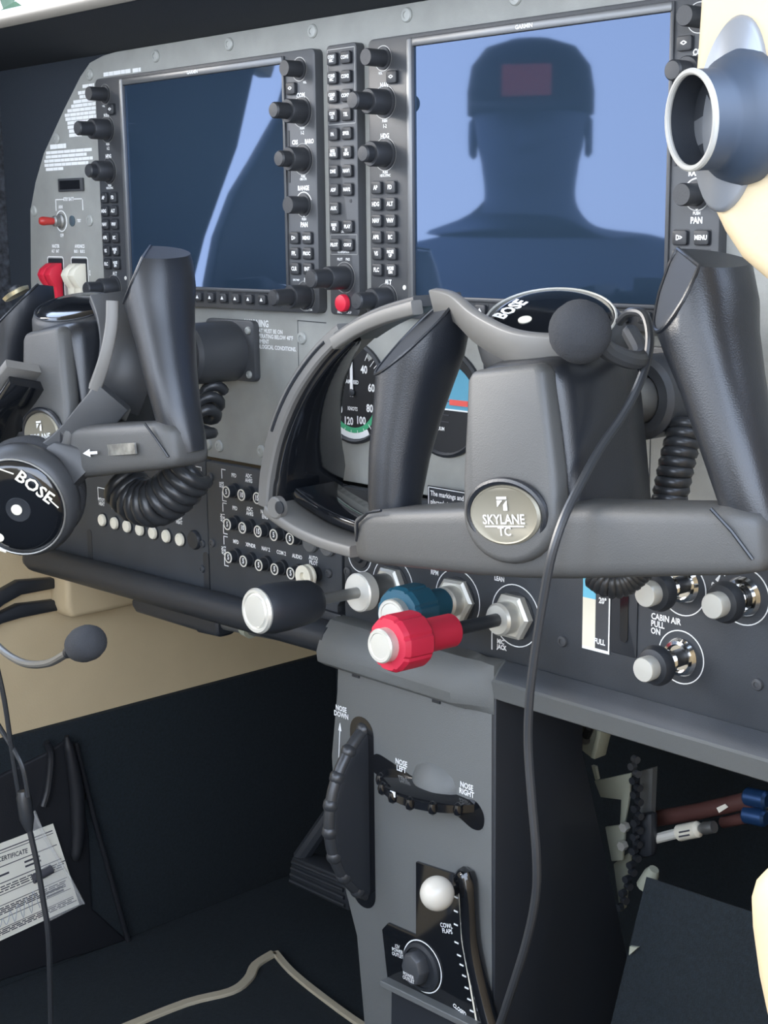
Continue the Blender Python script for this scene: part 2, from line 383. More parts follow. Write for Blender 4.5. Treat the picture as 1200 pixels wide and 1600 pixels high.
# ---- displays
def key_mesh(w_, h, d=2.4):
    b = MB(); b.prism(rrect(-w_ / 2, w_ / 2, -h / 2, h / 2, 1.4, 3), -d, 0.5); return mesh('key', b, bevel=0.6)
KEY = key_mesh(10.4, 8.6); SOFT = key_mesh(9.6, 7.2); WELL = mesh('well', MB().prism(rrect(-6, 6, -5.1, 5.1, 1.6, 3), -0.15, 0.3))
def key(parent, x, z, s, size=3.6, kind=KEY):
    k = link('key', kind, 'key', parent, (x, 0, z))
    link('key_well', WELL, 'black', k, (x, 0, z))
    if s: text(s, size, (x, -2.55, z), k, name='legend', bold=0.16)
    return k
def knob(parent, x, z, r1=9.0, h1=14, r2=5.6, h2=26, label=None, m='knob', grip=True):
    b = MB(); b.lathe([(r1 + 1.5, -0.2), (r1 + 1.5, 0.8), (r1 * 0.97, 1.0), (r1 * 0.97, h1 - 1), (r1 * 0.9, h1)], (x, 0, z), n=28)
    k = part('knob', b, m, parent, ang=40)
    if h2 > h1:
        b = MB(); b.lathe([(r2, h1 - 0.5), (r2, h2 - 1.2), (r2 * 0.85, h2), (r2 * 0.3, h2 + 0.2)], (x, 0, z), n=22)
        part('inner_knob', b, m, k)
    b = ringstrip(x, z, r1 + 2.4, 0.5, -0.3); part('knob_ring', b, 'steel', k)
    return k
def display(x0, label, right_labels=True):
    t = thing('flight_display', label, 'display', (x0 + 151, 5, -98), 'panel displays')
    body = part('bezel', MB().prism(rrect(x0, x0 + 302, -196, 0, 5), 0, 10), 'bezel', t, bevel=0.8)
    sc = MB().prism(rrect(x0 + 48, x0 + 264, -179, -9, 1), -0.5, 0.5)
    part('screen', sc, 'screen', t)
    fr = part('screen_frame', MB().box(x0 + 42, x0 + 47.8, -3.2, 1, -182, -3), 'frame', t, bevel=1.2)
    part('screen_frame', MB().box(x0 + 42, x0 + 266, -2.6, 1, -8.8, -3), 'frame', t, bevel=1.2)
    part('screen_frame', MB().box(x0 + 42, x0 + 266, -1.6, 1, -182, -179.2), 'bezel', t, bevel=0.6)
    part('screen_frame', MB().box(x0 + 264.2, x0 + 267, -1.6, 1, -182, -3), 'bezel', t, bevel=0.6)
    text('GARMIN', 3.6, (x0 + 151, -2.75, -5.9), t, sx=1.1)
    xl, xr = x0 + 16, x0 + 284
    L = [('AP', 'FD'), ('HDG', 'ALT'), ('NAV', 'VNV'), ('APR', 'BC'), ('VS', 'NOSE\nUP'), ('FLC', 'NOSE\nDN')]
    for i, (a, c) in enumerate(L):
        z = -103.3 - 11.7 * i; key(t, x0 + 9, z, a, 4.2); key(t, x0 + 24, z, c, 4.2 if '\n' not in c else 3.2)
    for i, (a, c) in enumerate([('D>', 'MENU'), ('FPL', 'PROC'), ('CLR', 'ENT')]):
        z = -138.9 - 11.7 * i; key(t, x0 + 275.5, z, a, 4.2); key(t, x0 + 291, z, c, 3.8)
    key(t, x0 + 26, -27.5, '<>', 4.6); key(t, x0 + 275, -27.5, '<>', 4.6)
    knob(t, xl, -14, 6.2, 17, 0, 0); knob(t, xl + 1, -44, 9.2, 17, 6.2, 31); knob(t, xl + 1, -80, 9.2, 15, 6.0, 22); knob(t, xl + 1, -183, 9.2, 16, 6.2, 30)
    knob(t, xr, -14, 6.2, 15, 0, 0); knob(t, xr + 2, -45, 9.2, 15, 6.0, 28); knob(t, xr + 2, -80, 9.2, 15, 6.0, 24); knob(t, xr + 2, -114, 6.8, 16, 0, 0); knob(t, xr + 2, -183, 9.2, 16, 6.4, 33)
    for s, x, z, sz in [('VOL', xl - 3, -24, 2.4), ('NAV', xl + 1, -32.5, 5), ('PUSH', xl + 1, -57, 2.6), ('1-2', xl + 1, -60.6, 3.6), ('HDG', xl + 1, -67.5, 4.8), ('PUSH\nHDG SYNC', xl + 1, -93.8, 2.6), ('ALT', xl + 3, -170.5, 4.6),
                        ('VOL', xr + 6, -24, 2.4), ('COM', xr + 1, -33.2, 5), ('PUSH', xr + 2, -57.2, 2.6), ('1-2', xr + 2, -60.6, 3.6), ('CRS', xr - 7, -67.3, 4.6), ('BARO', xr + 10, -67.3, 4.6), ('PUSH\nCRS CTR', xr + 2, -93.8, 2.4), ('RANGE', xr + 2, -101.6, 4.8), ('PUSH', xr + 2, -124.8, 2.6), ('PAN', xr + 2, -129, 5.2), ('FMS', xr + 4, -171, 4.6), ('DFLT MAP', xr - 9, -171, 2.0), ('PUSH CRSR', xr + 5, -193.4, 2.2)]:
        text(s, sz, (x, -0.15, z), t, bold=0.2 if sz > 4 else 0.08)
    part('range_arc', ringstrip(xr + 2, -114, 9.6, 0.7, -0.2, PI * 0.12, PI * 0.88), 'white', t)
    for z_, d in ((-121.5, 1),):
        part('arrow_print', MB().add([(xr + 0.4, -0.2, z_), (xr + 3.6, -0.2, z_), (xr + 2, -0.2, z_ - 2)], [(0, 1, 2)]), 'white', t)
    part('light_sensor', MB().lathe([(1.8, 0), (1.6, 0.4)], (x0 + 36, 0, -174)), 'silver', t)
    for z in (-67, -88): part('card_slot', MB().box(x0 + 268.5, x0 + 270.5, -0.4, 0.4, z - 9, z + 9), 'black', t)
    b = MB()
    for i in range(12):
        x = x0 + 60.5 + 17.3 * i
        k = link('soft_key', SOFT, 'key', t, (x, 0, -187.3)); link('key_well', WELL, 'black', k, (x, 0, -187.3))
        link('legend', ARROW, 'white', k, (x, -2.6, -187.3))
    return t
ARROW = mesh('legend', MB().add([(-1.9, 0, -1.3), (1.9, 0, -1.3), (0, 0, 1.6)], [(0, 1, 2)]))
display(0, 'dark display with black screen reflecting cloth, left of the narrow audio key strip')
display(360.6, 'dark display with blue hazy screen reflecting a person in a cap')
# ---- audio panel
ap = thing('audio_panel', 'narrow upright audio key strip with red round button between both displays', 'audio panel', (331.5, 4, -98))
part('bezel', MB().prism(rrect(315, 348, -196, 0, 3.5), 0, 10), 'bezel', ap, bevel=0.8)
rows = [('COM1\nMIC', 'COM1'), ('COM2\nMIC', 'COM2'), ('COM3\nMIC', 'COM3'), ('COM\n1/2', 'TEL'), ('PA', 'SPKR'), ('MKR\nMUTE', 'HI\nSENS'), ('DME', 'NAV1'), ('ADF', 'NAV2'), ('AUX', None), ('MAN\nSQ', 'PLAY'), ('PILOT', 'COPLT')]
for i, (a, c) in enumerate(rows):
    z = -10 - 13.4 * i
    key(ap, 323.2, z, a, 3.1 if '\n' in a else 3.6)
    if c: key(ap, 338.3, z, c, 3.1 if ('\n' in c or len(c) > 4) else 3.6)
for z0, z1 in ((-56.5, -3.2), (-151, -136.5)):
    part('group_outline', polyline([(316.6, z0), (346.4, z0), (346.4, z1), (316.6, z1), (316.6, z0)], 0.4, -0.2), 'steel', ap)
part('light_sensor', MB().lathe([(1.4, 0), (1.2, 0.3)], (340, 0, -112)), 'black', ap)
text('CREW', 2.2, (331, -0.15, -134.3), ap, bold=0.05); text('ICS ISOLATION', 2.2, (331, -0.15, -149.3), ap, bold=0.05); text('PILOT      PASS', 2.6, (331, -0.15, -154.6), ap, bold=0.05)
knob(ap, 332, -168, 9.0, 18, 7.0, 34)
part('backup_button', MB().lathe([(6.6, 0), (6.6, 3), (6.0, 4.2), (3, 5)], (331, 0, -187), n=28), 'red', ap)
part('button_ring', ringstrip(331, -187, 7.4, 1.0, -0.5), 'black', ap)
text('DISPLAY BACKUP', 2.4, (331, -0.15, -194), ap, bold=0.06)

# ---- standby instruments
def gauge_body(t, cx, cz, r=37):
    part('bezel', MB().lathe([(r + 2.5, -1), (r + 2.5, 2.5), (r + 0.5, 3.5), (r - 1, 2.0), (r - 1, 0.5)], (cx, 8, cz), n=44), 'black', t)
    part('dial_face', MB().lathe([(r - 1, 0), (r - 1, 1.2)], (cx, 8, cz), n=44), 'dial', t)
ax_, az_ = 331.5, -255
asi = thing('airspeed_indicator', 'round black airspeed dial with coloured arcs behind the grey headset band', 'gauge', (ax_, 8, az_))
gauge_body(asi, ax_, az_)
def arc(t, cx, cz, r, w_, d0, d1, m): part('dial_arc', ringstrip(cx, cz, r, w_, 6.45, math.radians(90 - d1), math.radians(90 - d0)), m, t)
arc(asi, ax_, az_, 33.5, 1.2, 60, 100, 'green'); arc(asi, ax_, az_, 33.5, 4.0, 225, 285, 'yellow'); arc(asi, ax_, az_, 33.5, 4.5, 285, 289, 'dred')
arc(asi, ax_, az_, 33.4, 4.6, 150, 226, 'white'); arc(asi, ax_, az_, 29.0, 4.0, 100, 224, 'green')
b = MB()
for i in range(44):
    d = math.radians(90 - (30 + i * 7)); r0, r1 = (31.5, 35.5) if i % 2 else (29, 35.5)
    c, s_ = math.cos(d), math.sin(d); n_ = V((-s_, 0, c)) * 0.3
    P0 = V((ax_ + c * r0, 6.35, az_ + s_ * r0)); P1 = V((ax_ + c * r1, 6.35, az_ + s_ * r1)); b.add([P0 - n_, P0 + n_, P1 + n_, P1 - n_], [(0, 1, 2, 3)])
part('dial_ticks', b, 'white', asi)
for s, d in [('40', 38), ('60', 78), ('80', 118), ('100', 155), ('120', 193), ('140', 232), ('160', 264), ('180', 298), ('200', 330)]:
    a = math.radians(90 - d); text(s, 8.2, (ax_ + math.cos(a) * 22, 6.3, az_ + math.sin(a) * 23), asi, name='numeral', sx=0.9, bold=0.25)
text('AIRSPEED', 4, (ax_, 6.3, az_ + 8), asi); text('KNOTS', 4, (ax_, 6.3, az_ - 12.5), asi)
part('needle', MB().prism([(ax_ - 1.6, az_ - 3), (ax_ + 1.6, az_ - 3), (ax_ + 1.0, az_ + 24), (ax_, az_ + 30), (ax_ - 1.0, az_ + 24)], 5.2, 5.9), 'white', asi)
part('needle_hub', MB().lathe([(3.0, 0), (3.0, 1), (2, 1.6)], (ax_, 6.2, az_)), 'black', asi)
hx, hz = 430, -255
ai = thing('attitude_indicator', 'round attitude dial with blue sky half glimpsed left of the grey yoke hub', 'gauge', (hx, 8, hz))
gauge_body(ai, hx, hz)
b = MB(); b.add([(hx + 33 * math.cos(PI * i / 24), 6.5, hz - 4 + 33 * math.sin(PI * i / 24)) for i in range(25)], [tuple(range(25))]); part('sky_half', b, 'sky', ai)
part('bar_print', MB().box(hx - 24, hx - 6, 5.6, 6.1, hz - 1, hz + 3), 'dred', ai); part('bar_print', MB().box(hx + 6, hx + 24, 5.6, 6.1, hz - 1, hz + 3), 'dred', ai)
part('horizon_line', MB().box(hx - 33, hx + 33, 6.2, 6.5, hz - 5, hz - 4), 'white', ai)
for i in (-2, -1, 1, 2): part('pitch_line', MB().box(hx - 5, hx + 5, 6.1, 6.4, hz - 4 + 5 * i, hz - 3.3 + 5 * i), 'ink', ai)
text('VACUUM', 3.6, (hx - 6, 6.2, hz - 19), ai)
# ================================================================== lower panels
WB = mesh('button', MB().lathe([(5.8, 0), (5.8, 2.4), (5.2, 3.4), (3.8, 3.6), (3.4, 3.2), (1, 3.2)], n=20))
sp = thing('switch_panel', 'black lower left switch panel with a row of round white buttons', 'switch panel', (0, 3, -390))
part('panel_plate', MB().prism([(-150, -327), (147, -327), (147, -452), (-150, -452)], 0, 7.9), 'subpanel', sp, bevel=1.0)
names = ['PITOT\nHEAT', 'NAV', 'STROBE', 'BEACON', 'TAXI', 'LAND', 'PROP\nHEAT']
for i, s in enumerate(names):
    x = -19.4 + 21.1 * i
    k = link('push_button', WB, 'cream', sp, (x, 0, -402))
    part('button_collar', MB().lathe([(6.8, 0), (6.8, 1)], (x, 0, -402), n=20), 'black', k)
    text(s, 4.6, (x - 2, -0.2, -388 if '\n' not in s else -385), sp, bold=0.15)
for x in (67, 88.5, 110, 130.7):
    k = link('push_button', WB, 'cream', sp, (x, 0, -359)); part('button_collar', MB().lathe([(6.8, 0), (6.8, 1)], (x, 0, -359), n=20), 'black', k)
text('PANEL', 4.4, (130, -0.2, -346.5), sp, bold=0.15)
part('blank_cap', MB().lathe([(8.6, 0), (8.6, 2), (7.6, 3.5), (2, 4)], (129, 0, -399), n=28), 'black', sp)
part('bracket_print', polyline([(-27, -383), (-27, -371.5), (96, -371.5), (96, -380)], 0.8, -0.2), 'white', sp)
part('bracket_print', polyline([(128, -333.5), (141, -333.5), (141, -342)], 0.8, -0.2), 'white', sp)
for x in (-63, -83):
    b = MB(); pr_ = [(0, -370), (-6, -371), (-8, -376), (-5, -382), (-8, -389), (0, -391)]
    b.loft([[V((q, y, z)) for y, z in pr_] for q in (x - 8, x + 8)]); part('rocker_switch', b, 'cream', sp, bevel=1)
for x, z in ((-46, -424), (143.5, -417)): part('edge_slot', MB().prism(rrect(x - 4, x + 4, z - 30, z + 9, 3.9), -0.3, 0.5), 'black', sp)
for x, z in ((146, -340), (146, -401), (144, -424)): link('screw', SCREW2, 'subpanel', sp, (x - 3, 0, z)) if False else part('screw', screw_mesh(3.4), 'subpanel', sp, o=(0, 0, 0), xf=Matrix.Translation((x - 6, 0, z)))

cb = thing('breaker_panel', 'black circuit breaker panel with numbered breakers behind the throttle knob', 'breaker panel', (236, 3, -385))
part('panel_plate', MB().prism([(149, -327), (324, -327), (324, -418), (318, -424), (318, -452), (149, -452)], -0.8, 7.9), 'subpanel', cb, bevel=1.2)
CBB = mesh('breaker', MB().lathe([(6.4, 0), (6.4, 3.5), (5.2, 3.8), (5.2, 9.6)], n=20)); CBF = mesh('breaker_face', MB().lathe([(4.9, 9.5), (4.9, 10.2), (3.9, 10.2), (3.9, 9.8)], n=20, c1=False))
grid = [(-347.5, [5, 10, 15, 5, 5]), (-375.2, [5, 10, 15, 5, 5]), (-403.6, [5, 5, 5, 5, 5])]
for z, vals in grid:
    for i, n_ in enumerate(vals):
        x = 190 + 20.7 * i
        k = link('circuit_breaker', CBB, 'black', cb, (x, -0.8, z)); link('breaker_ring', CBF, 'silver', k, (x, -0.8, z))
        text(str(n_), 6.0, (x, -10.7, z), k, name='numeral', bold=0.22)
for x in (289, 310): part('blank_cap', MB().lathe([(8.6, 0), (8.6, 3), (7.6, 4.2), (2, 4.6)], (x, -0.8, -376.5), n=28), mat('cap_grey%d' % x, (0.10, 0.105, 0.11), 0.4), cb)
k = part('circuit_breaker', MB().lathe([(6.4, 0), (6.4, 4), (5.2, 4), (5.2, 9)], (294, -0.8, -402)), 'black', cb)
part('breaker_collar', MB().lathe([(6.0, 8), (9.2, 8.4), (9.2, 10), (7.6, 11.5), (9.2, 13), (9.2, 15), (3.6, 15), (3.4, 12)], (294, -0.8, -402), n=26), 'cream', k)
for z0, z1, s in ((-358.5, -331.5, 'ESS\nBUS'), (-387, -360.5, 'AVN\nBUS 1'), (-415, -389.5, 'AVN\nBUS 2')):
    m_ = (z0 + z1) / 2
    part('bracket_print', polyline([(176.5, z1), (171.5, z1), (171.5, m_ + 6)], 0.8, -1.0), 'white', cb); part('bracket_print', polyline([(176.5, z0), (171.5, z0), (171.5, m_ - 6)], 0.8, -1.0), 'white', cb)
    text(s, 3.9, (171, -1.0, m_), cb, rot=PI / 2, bold=0.15)
for z, ss in ((-335, ['PFD', 'ADC\nAHRS', 'NAV 1\nENG']), (-363, ['PFD', 'ADC\nAHRS', 'NAV 1\nENG', 'COM 1', 'STDBY']), (-392, ['MFD', 'XPNDR', 'NAV 2', 'COM 2', 'AUDIO', 'AUTO\nPILOT'])):
    for i, s in enumerate(ss): text(s, 4.6, (188.5 + 20.3 * i, -1.0, z), cb, bold=0.14)
for x, z in ((309, -399), (155, -340), (155, -398)): part('screw', screw_mesh(3.8), 'bezel', cb, o=(0, 0, 0), xf=Matrix.Translation((x, -0.8, z)))

ep = thing('engine_control_panel', 'black lower panel ringed with thin white circles under the right yoke', 'control panel', (640, 3, -390))
part('panel_plate', MB().prism([(326.5, -327), (965, -327), (965, -432), (335, -437), (326.5, -430)], -0.6, 7.9), 'subpanel', ep, bevel=1.2)
for x, z, r in ((382, -397, 22), (450, -395, 22), (506, -396.5, 22), (645, -397, 17), (645, -353, 17), (689, -350, 17.5), (345, -379, 13)):
    g0, g1 = (0, 2 * PI) if r > 18 or r == 13 else (-PI * 0.75, PI * 0.95) if x != 689 else (-PI * 0.7, PI * 0.8)
    part('ring_print', ringstrip(x, z, r, 0.7, -0.85, g0, g1), 'white', ep)
for x, z in ((382, -397), (450, -395), (506, -396.5)): part('recess_disc', MB().lathe([(17, 0), (17, 0.5)], (x, -0.6, z), n=32), 'black', ep)
part('blank_plug', MB().lathe([(10, 0), (10, 1), (6, 1), (5, 3), (2, 4)], (345, -0.6, -379), n=24), 'black', ep)
for s, x, z, sz, al in (('RPM', 427, -379, 5, 'CENTER'), ('FULL\nLEAN', 491, -371, 4.6, 'CENTER'), ('MIC\nJACK', 489, -420, 4.6, 'LEFT'), ('CABIN AIR\nPULL\nON', 621.5, -379.5, 5.6, 'LEFT'), ('DEFROST', 678, -328.5, 5.0, 'LEFT'), ('0', 667, -347, 5.4, 'CENTER'), ('CABIN HT', 621, -333, 5, 'LEFT')):
    text(s, sz, (x, -0.9, z), ep, align=al, bold=0.16)
part('arrow_print', polyline([(484, -411), (484, -425)], 0.8, -0.9), 'white', ep); part('arrow_print', MB().add([(668.5, -0.9, -343), (670.5, -0.9, -344.5), (673, -0.9, -338)], [(0, 1, 2)]), 'white', ep)
for x, z in ((549, -406), (331.4, -394), (701, -402)): part('screw', screw_mesh(4.0), 'bezel', ep, o=(0, 0, 0), xf=Matrix.Translation((x, -0.6, z)))
part('dark_ledge', MB().loft([[V((x, y, z)) for y, z in [(-2.5, -430.2), (-8.6, -435.2), (-13.2, -440.6), (-13.4, -441.4), (-8, -438), (-2.5, -434)]] for x in (499, 965)]), 'subpanel', ep)
pc = A(690, 781, -1); pl_ = part('warning_placard', MB().box(pc.x - 14, pc.x + 60, -1.2, -0.4, pc.z - 9, pc.z + 9), 'black', ep)
part('placard_border', polyline([(pc.x - 13, pc.z - 8), (pc.x - 13, pc.z + 8), (pc.x + 59, pc.z + 8), (pc.x + 59, pc.z - 8), (pc.x - 13, pc.z - 8)], 0.5, -1.45), 'white', pl_)
text('The markings and', 5.2, (pc.x - 11, -1.4, pc.z + 3.6), pl_, align='LEFT', sx=0.9, bold=0.08); text('placards installed', 5.2, (pc.x - 11, -1.4, pc.z - 2.6), pl_, align='LEFT', sx=0.9, bold=0.08)
# flap scale and lever slot
fs = part('flap_scale', MB().box(566, 589, -1.2, -0.4, -407, -334), 'bezel', ep)
part('scale_strip', MB().box(566.3, 577, -1.5, -1.1, -405, -372), 'creamp', fs); part('scale_strip', MB().box(566.3, 577, -1.5, -1.1, -372, -335), 'cyan', fs)
part('scale_strip', MB().box(566.3, 589, -1.5, -1.1, -407, -405), 'white', fs); part('scale_strip', MB().box(588, 589, -1.5, -1.1, -405, -335), 'white', fs)
text('20°', 5.4, (583, -1.6, -372), fs, bold=0.2); text('FULL', 5.0, (581, -1.6, -400), fs, bold=0.2); text('10°', 4.6, (571.5, -1.6, -358), fs, bold=0.2)
sl = part('lever_slot', MB().prism(rrect(590, 611, -405, -330, 1.5), -1.4, -0.4), 'black', ep, bevel=0.4)
part('slot_groove', MB().prism(rrect(597.5, 604, -396, -330, 3), -1.9, -1.2), 'gloss', sl)

# ---- panel bottom lips
b = MB(); rings = []
for x, z, k in ((-143, -456, 0.6), (-140, -456, 0.85), (-132, -456, 1), (325, -448, 1)):
    rings.append([V((x, 2 - 12 + 14 * k * math.cos(t), z + 13 * k * math.sin(t))) for t in [2 * PI * i / 16 for i in range(16)]])
b.loft(rings); structure('trim_3', b, 'black', 'rounded black lip along the bottom of the left lower panels', 'trim', ang=50)
b = MB(); prf = [(8, -430), (-3, -431), (-9, -436), (-13, -441), (-15, -443), (-12, -456), (-4, -460), (8, -460)]
b.loft([[V((x, y, z)) for y, z in prf] for x in (497, 965)]); structure('trim_4', b, 'pedestal', 'grey padded lip along the bottom of the right lower panel', 'trim', ang=25)

# ================================================================== centre pedestal
pd = thing('control_pedestal', 'charcoal centre pedestal with trim wheels hanging below the coloured knobs', 'pedestal', (412, 0, ZF))
fp = [(331, -440), (495, -440), (500, -930), (372, -930), (347, -690), (334, -655), (322, -585), (320, -545), (328, -490)]
part('body', MB().prism(fp[::-1], -12, 82), 'pedestal', pd, bevel=2.0)
b = MB(); sp_ = [(-11.9, -441), (82, -441), (84, -520), (148, -720), (190, -930), (-11.9, -930)]
b.loft([[V((x, y, z)) for y, z in sp_] for x in (494, 498.6)]); part('side_panel', b, 'black', pd, bevel=0.8)
b = MB(); pr_ = [(0, -430), (-12, -432), (-22, -442), (-27, -455), (-26, -463), (-18, -468), (-11, -468), (0, -468)]
b.loft([[V((x, y, z)) for y, z in pr_] for x in (322, 468)])
b.loft([[V((468, y, z)) for y, z in pr_], [V((482, y * 0.55 - 4, z)) for y, z in pr_], [V((497, -12.5 if y < 0 else 0, z)) for y, z in pr_]])
part('top_cover', b, 'pedestal', pd, bevel=0.5, ang=28)
part('cover_joint', MB().box(331, 470, -12.6, -11.9, -470, -468.6), 'black', pd)
for x in (352, 440): part('joint_clip', MB().box(x - 4, x + 4, -13.2, -11.9, -472.5, -469.5), 'black', pd)
# pitch trim wheel
def circ3(p, q, r):
    ax, ay, bx, by, cx, cy = p[0], p[1], q[0], q[1], r[0], r[1]; d = 2 * (ax * (by - cy) + bx * (cy - ay) + cx * (ay - by))
    ux = ((ax * ax + ay * ay) * (by - cy) + (bx * bx + by * by) * (cy - ay) + (cx * cx + cy * cy) * (ay - by)) / d
    uy = ((ax * ax + ay * ay) * (cx - bx) + (bx * bx + by * by) * (ax - cx) + (cx * cx + cy * cy) * (bx - ax)) / d
    return ux, uy, math.hypot(ax - ux, ay - uy)
WX = 358.0
q1, q2, q3 = (AX(u, v_, WX) for u, v_ in ((572, 1130), (511, 1290), (594, 1408)))
wy, wz, wr = circ3((q1.y, q1.z), (q2.y, q2.z), (q3.y, q3.z))
tw = part('pitch_trim_wheel', MB().lathe([(wr - 3, -6), (wr - 3, 6), (wr - 6, 7), (10, 7)], (WX, wy, wz), axis=(1, 0, 0), n=56), 'black', pd)
part('wheel_rim', MB().tube([(WX, wy + (wr - 3) * math.cos(2 * PI * i / 56), wz + (wr - 3) * math.sin(2 * PI * i / 56)) for i in range(56)], 5.4, 12, closed=True), 'cord', tw)
def ball(r, n=12, k=8): return MB().lathe([(max(r * math.sin(PI * i / k), 0.01), -r * math.cos(PI * i / k)) for i in range(k + 1)], axis=(0, 0, 1), n=n)
BUMP = mesh('grip_bump', ball(6.8))
for i in range(24):
    a = PI + 2 * PI * i / 24 + 0.06; y, z = wy + (wr - 3) * math.cos(a), wz + (wr - 3) * math.sin(a)
    if y < 0: link('grip_bump', BUMP, 'cord', tw, (WX, y, z))
part('wheel_slot', MB().prism(rrect(WX - 14, WX + 13, wz - wr * 0.93, wz + wr * 0.93, 13, 6), -12.4, -11.5), 'gloss', pd)
text('NOSE\nDOWN', 6.0, (334, -12.6, -505), pd, bold=0.16); part('arrow_print', polyline([(332, -519), (330, -544)], 0.7, -12.5), 'white', pd); part('arrow_print', MB().add([(330, -12.5, -521), (334, -12.5, -521), (332.4, -12.5, -514)], [(0, 1, 2)]), 'white', pd)
# rudder trim wheel
rz, rcx = -541, 430
sl_ = catmull([(x_, 0, z_) for x_, z_ in ((366, rz + 4), (374, rz + 12), (390, rz + 10), (427, rz + 2), (460, rz + 1), (478, rz + 4), (487, rz - 4), (486, rz - 15), (476, rz - 18), (458, rz - 12), (427, rz - 9), (390, rz - 6), (372, rz - 4), (366, rz + 4))], 4)
part('trim_slot', MB().prism([(p.x, p.z) for p in sl_[:-1]], -12.5, -11.6), 'gloss', pd)
rt = part('rudder_trim_wheel', MB().lathe([(52, -5), (56, -3), (56, 3), (52, 5), (20, 6)], (rcx, 16, rz - 2), axis=(0, 0, 1), n=48), 'gloss', pd, ang=60)
for i in range(6):
    a = -PI / 2 + (i - 2.5) * 0.33; part('grip_bump', MB().lathe([(1.0, -5.2), (3.0, -3.6), (3.8, 0), (3.0, 3.6), (1.0, 5.2)], (rcx + 56 * math.cos(a), 16 + 56 * math.sin(a), rz - 2), axis=(0, 0, 1), n=12), 'gloss', rt)
part('trim_dome', MB().lathe([(26, 0), (24, 4), (19, 9), (10, 12), (2, 13)], (rcx + 7, -4, rz + 10), axis=(0, -0.75, 0.66), n=32), 'pedestal', pd, ang=60)
part('index_window', MB().prism(PX([(630, 1236), (645, 1250), (665, 1259), (690, 1265), (718, 1268), (720, 1258), (700, 1255), (675, 1249), (652, 1238), (636, 1226)], -22), -22, -12), 'gloss', pd, bevel=1.2)
part('index_mark', MB().prism(PX([(666, 1246), (670, 1247), (668, 1258), (664, 1257)], -22.6), -22.7, -22), 'white', pd); part('index_mark', MB().box(rcx - 10, rcx - 5, -41, -40.2, rz - 1, rz + 3), 'white', rt)
text('NOSE\nLEFT', 6.0, (A(627, 1197, -12.6)), pd, bold=0.16); text('NOSE\nRIGHT', 6.0, (A(729, 1234, -12.6)), pd, bold=0.16)
# cowl flap plate, power outlet
part('control_plate', MB().prism(PX([(650, 1346), (735, 1374), (742, 1470), (762, 1600), (740, 1600), (606, 1534), (597, 1452), (606, 1442), (650, 1461)], -14), -14.5, -11.5), 'gloss', pd, bevel=0.8)
cl = part('cowl_flap_lever', MB().tube([A(685, 1400, -13), A(684, 1397, -34)], 4), 'steel', pd)
bb = A(683, 1396, -40); part('lever_ball', MB().add(*(lambda q: ([p + bb for p in q.v], q.f))(ball(12.6, 24, 16))), mat('ivory_ball', (0.62, 0.58, 0.50), 0.25), cl)
part('lever_guide', MB().tube(catmull([A(722, 1374, -15), A(731, 1376, -17), A(737, 1470, -17), A(756, 1560, -17), A(770, 1610, -17)], 5), 7, 12), 'gloss', pd)
g = [A(718, 1398, -15), A(722, 1470, -15), A(745, 1600, -15)]; part('guide_print', polyline([(p.x, p.z) for p in g], 1.6, -15), 'cream', pd)
b = MB()
for u, v_ in ((712, 1402), (712, 1424), (712, 1445), (713, 1473), (717, 1493), (721, 1508), (725, 1525), (729, 1544), (733, 1562), (737, 1580)):
    p = A(u, v_, -15); b.box(p.x - 2, p.x + 2, -15, -14.7, p.z - 0.6, p.z + 0.6)
part('scale_ticks', b, 'white', pd)
text('COWL\nFLAPS', 5.0, A(698, 1451, -15), pd, rot=0.25, bold=0.06); text('CLOSED', 4.4, A(718, 1578, -15), pd, rot=-0.2, bold=0.14); text('12V\nPOWER\nOUTLET', 4.2, A(621, 1486, -15), pd, rot=0.1, bold=0.05)
oc = A(660, 1510, -15)
po = part('power_outlet', MB().lathe([(19, 0), (19, 3), (16, 4), (16, 2)], (oc.x, -14.5, oc.z), n=32), 'black', pd)
part('outlet_ring', ringstrip(oc.x, oc.z, 20.5, 0.9, -15.2), 'white', po)
part('outlet_cap', MB().lathe([(14, 0), (14, 7), (12, 10), (3, 10.5)], (oc.x - 2, -16, oc.z), n=8, rx=0.8), 'bezel', po, bevel=0.8); text('POWER\nOUTLET', 4.0, (oc.x - 3, -27, oc.z - 6), po, bold=0.05)
part('plate_ledge', MB().strap([A(603, 1533, -17), A(748, 1604, -17)], (0, 1, 0), 12, 5), 'pedestal', pd)
part('lower_skirt', MB().prism(PX([(612, 1550), (745, 1612), (770, 1720), (610, 1720)], -13), -13, -11.5), 'black', pd)

# ---- engine control knobs
def along(o, e):
    d = (V(e) - V(o)); return d.normalized(), d.length
def hexnut(b, o, d, r, h0, h1): b.lathe([(r * 0.9, h0), (r, h0 + 0.6), (r, h1 - 1.5), (r * 0.86, h1)], o, axis=d, n=6)
GRP = 'push-pull engine knobs'
o0 = V((382, -1, -397)); e0 = A(400, 955, -131); d, L = along(o0, e0)
t = thing('throttle_control', 'black barrel throttle knob with silver end cap on a long steel shaft', 'throttle', o0, GRP)
b = MB(); hexnut(b, o0, d, 16, 0, 7); part('nut', b, 'satin', t, ang=25)
part('collar', MB().lathe([(11, 6), (11, 26), (9, 27)], o0, d, n=28), 'steel', t)
part('friction_disc', MB().lathe([(10, 26), (14.5, 27), (14.5, 35), (13.5, 36), (4, 36)], o0, d, n=40), 'silver', t)
part('shaft', MB().lathe([(4.2, 36), (4.2, L - 48)], o0, d, n=14), 'steel', t)
part('knob', MB().lathe([(8, L - 54), (13, L - 53), (15.5, L - 48), (17.5, L - 26), (17.8, L - 12), (16.2, L - 3), (15, L - 1)], o0, d, n=36), 'black', t)
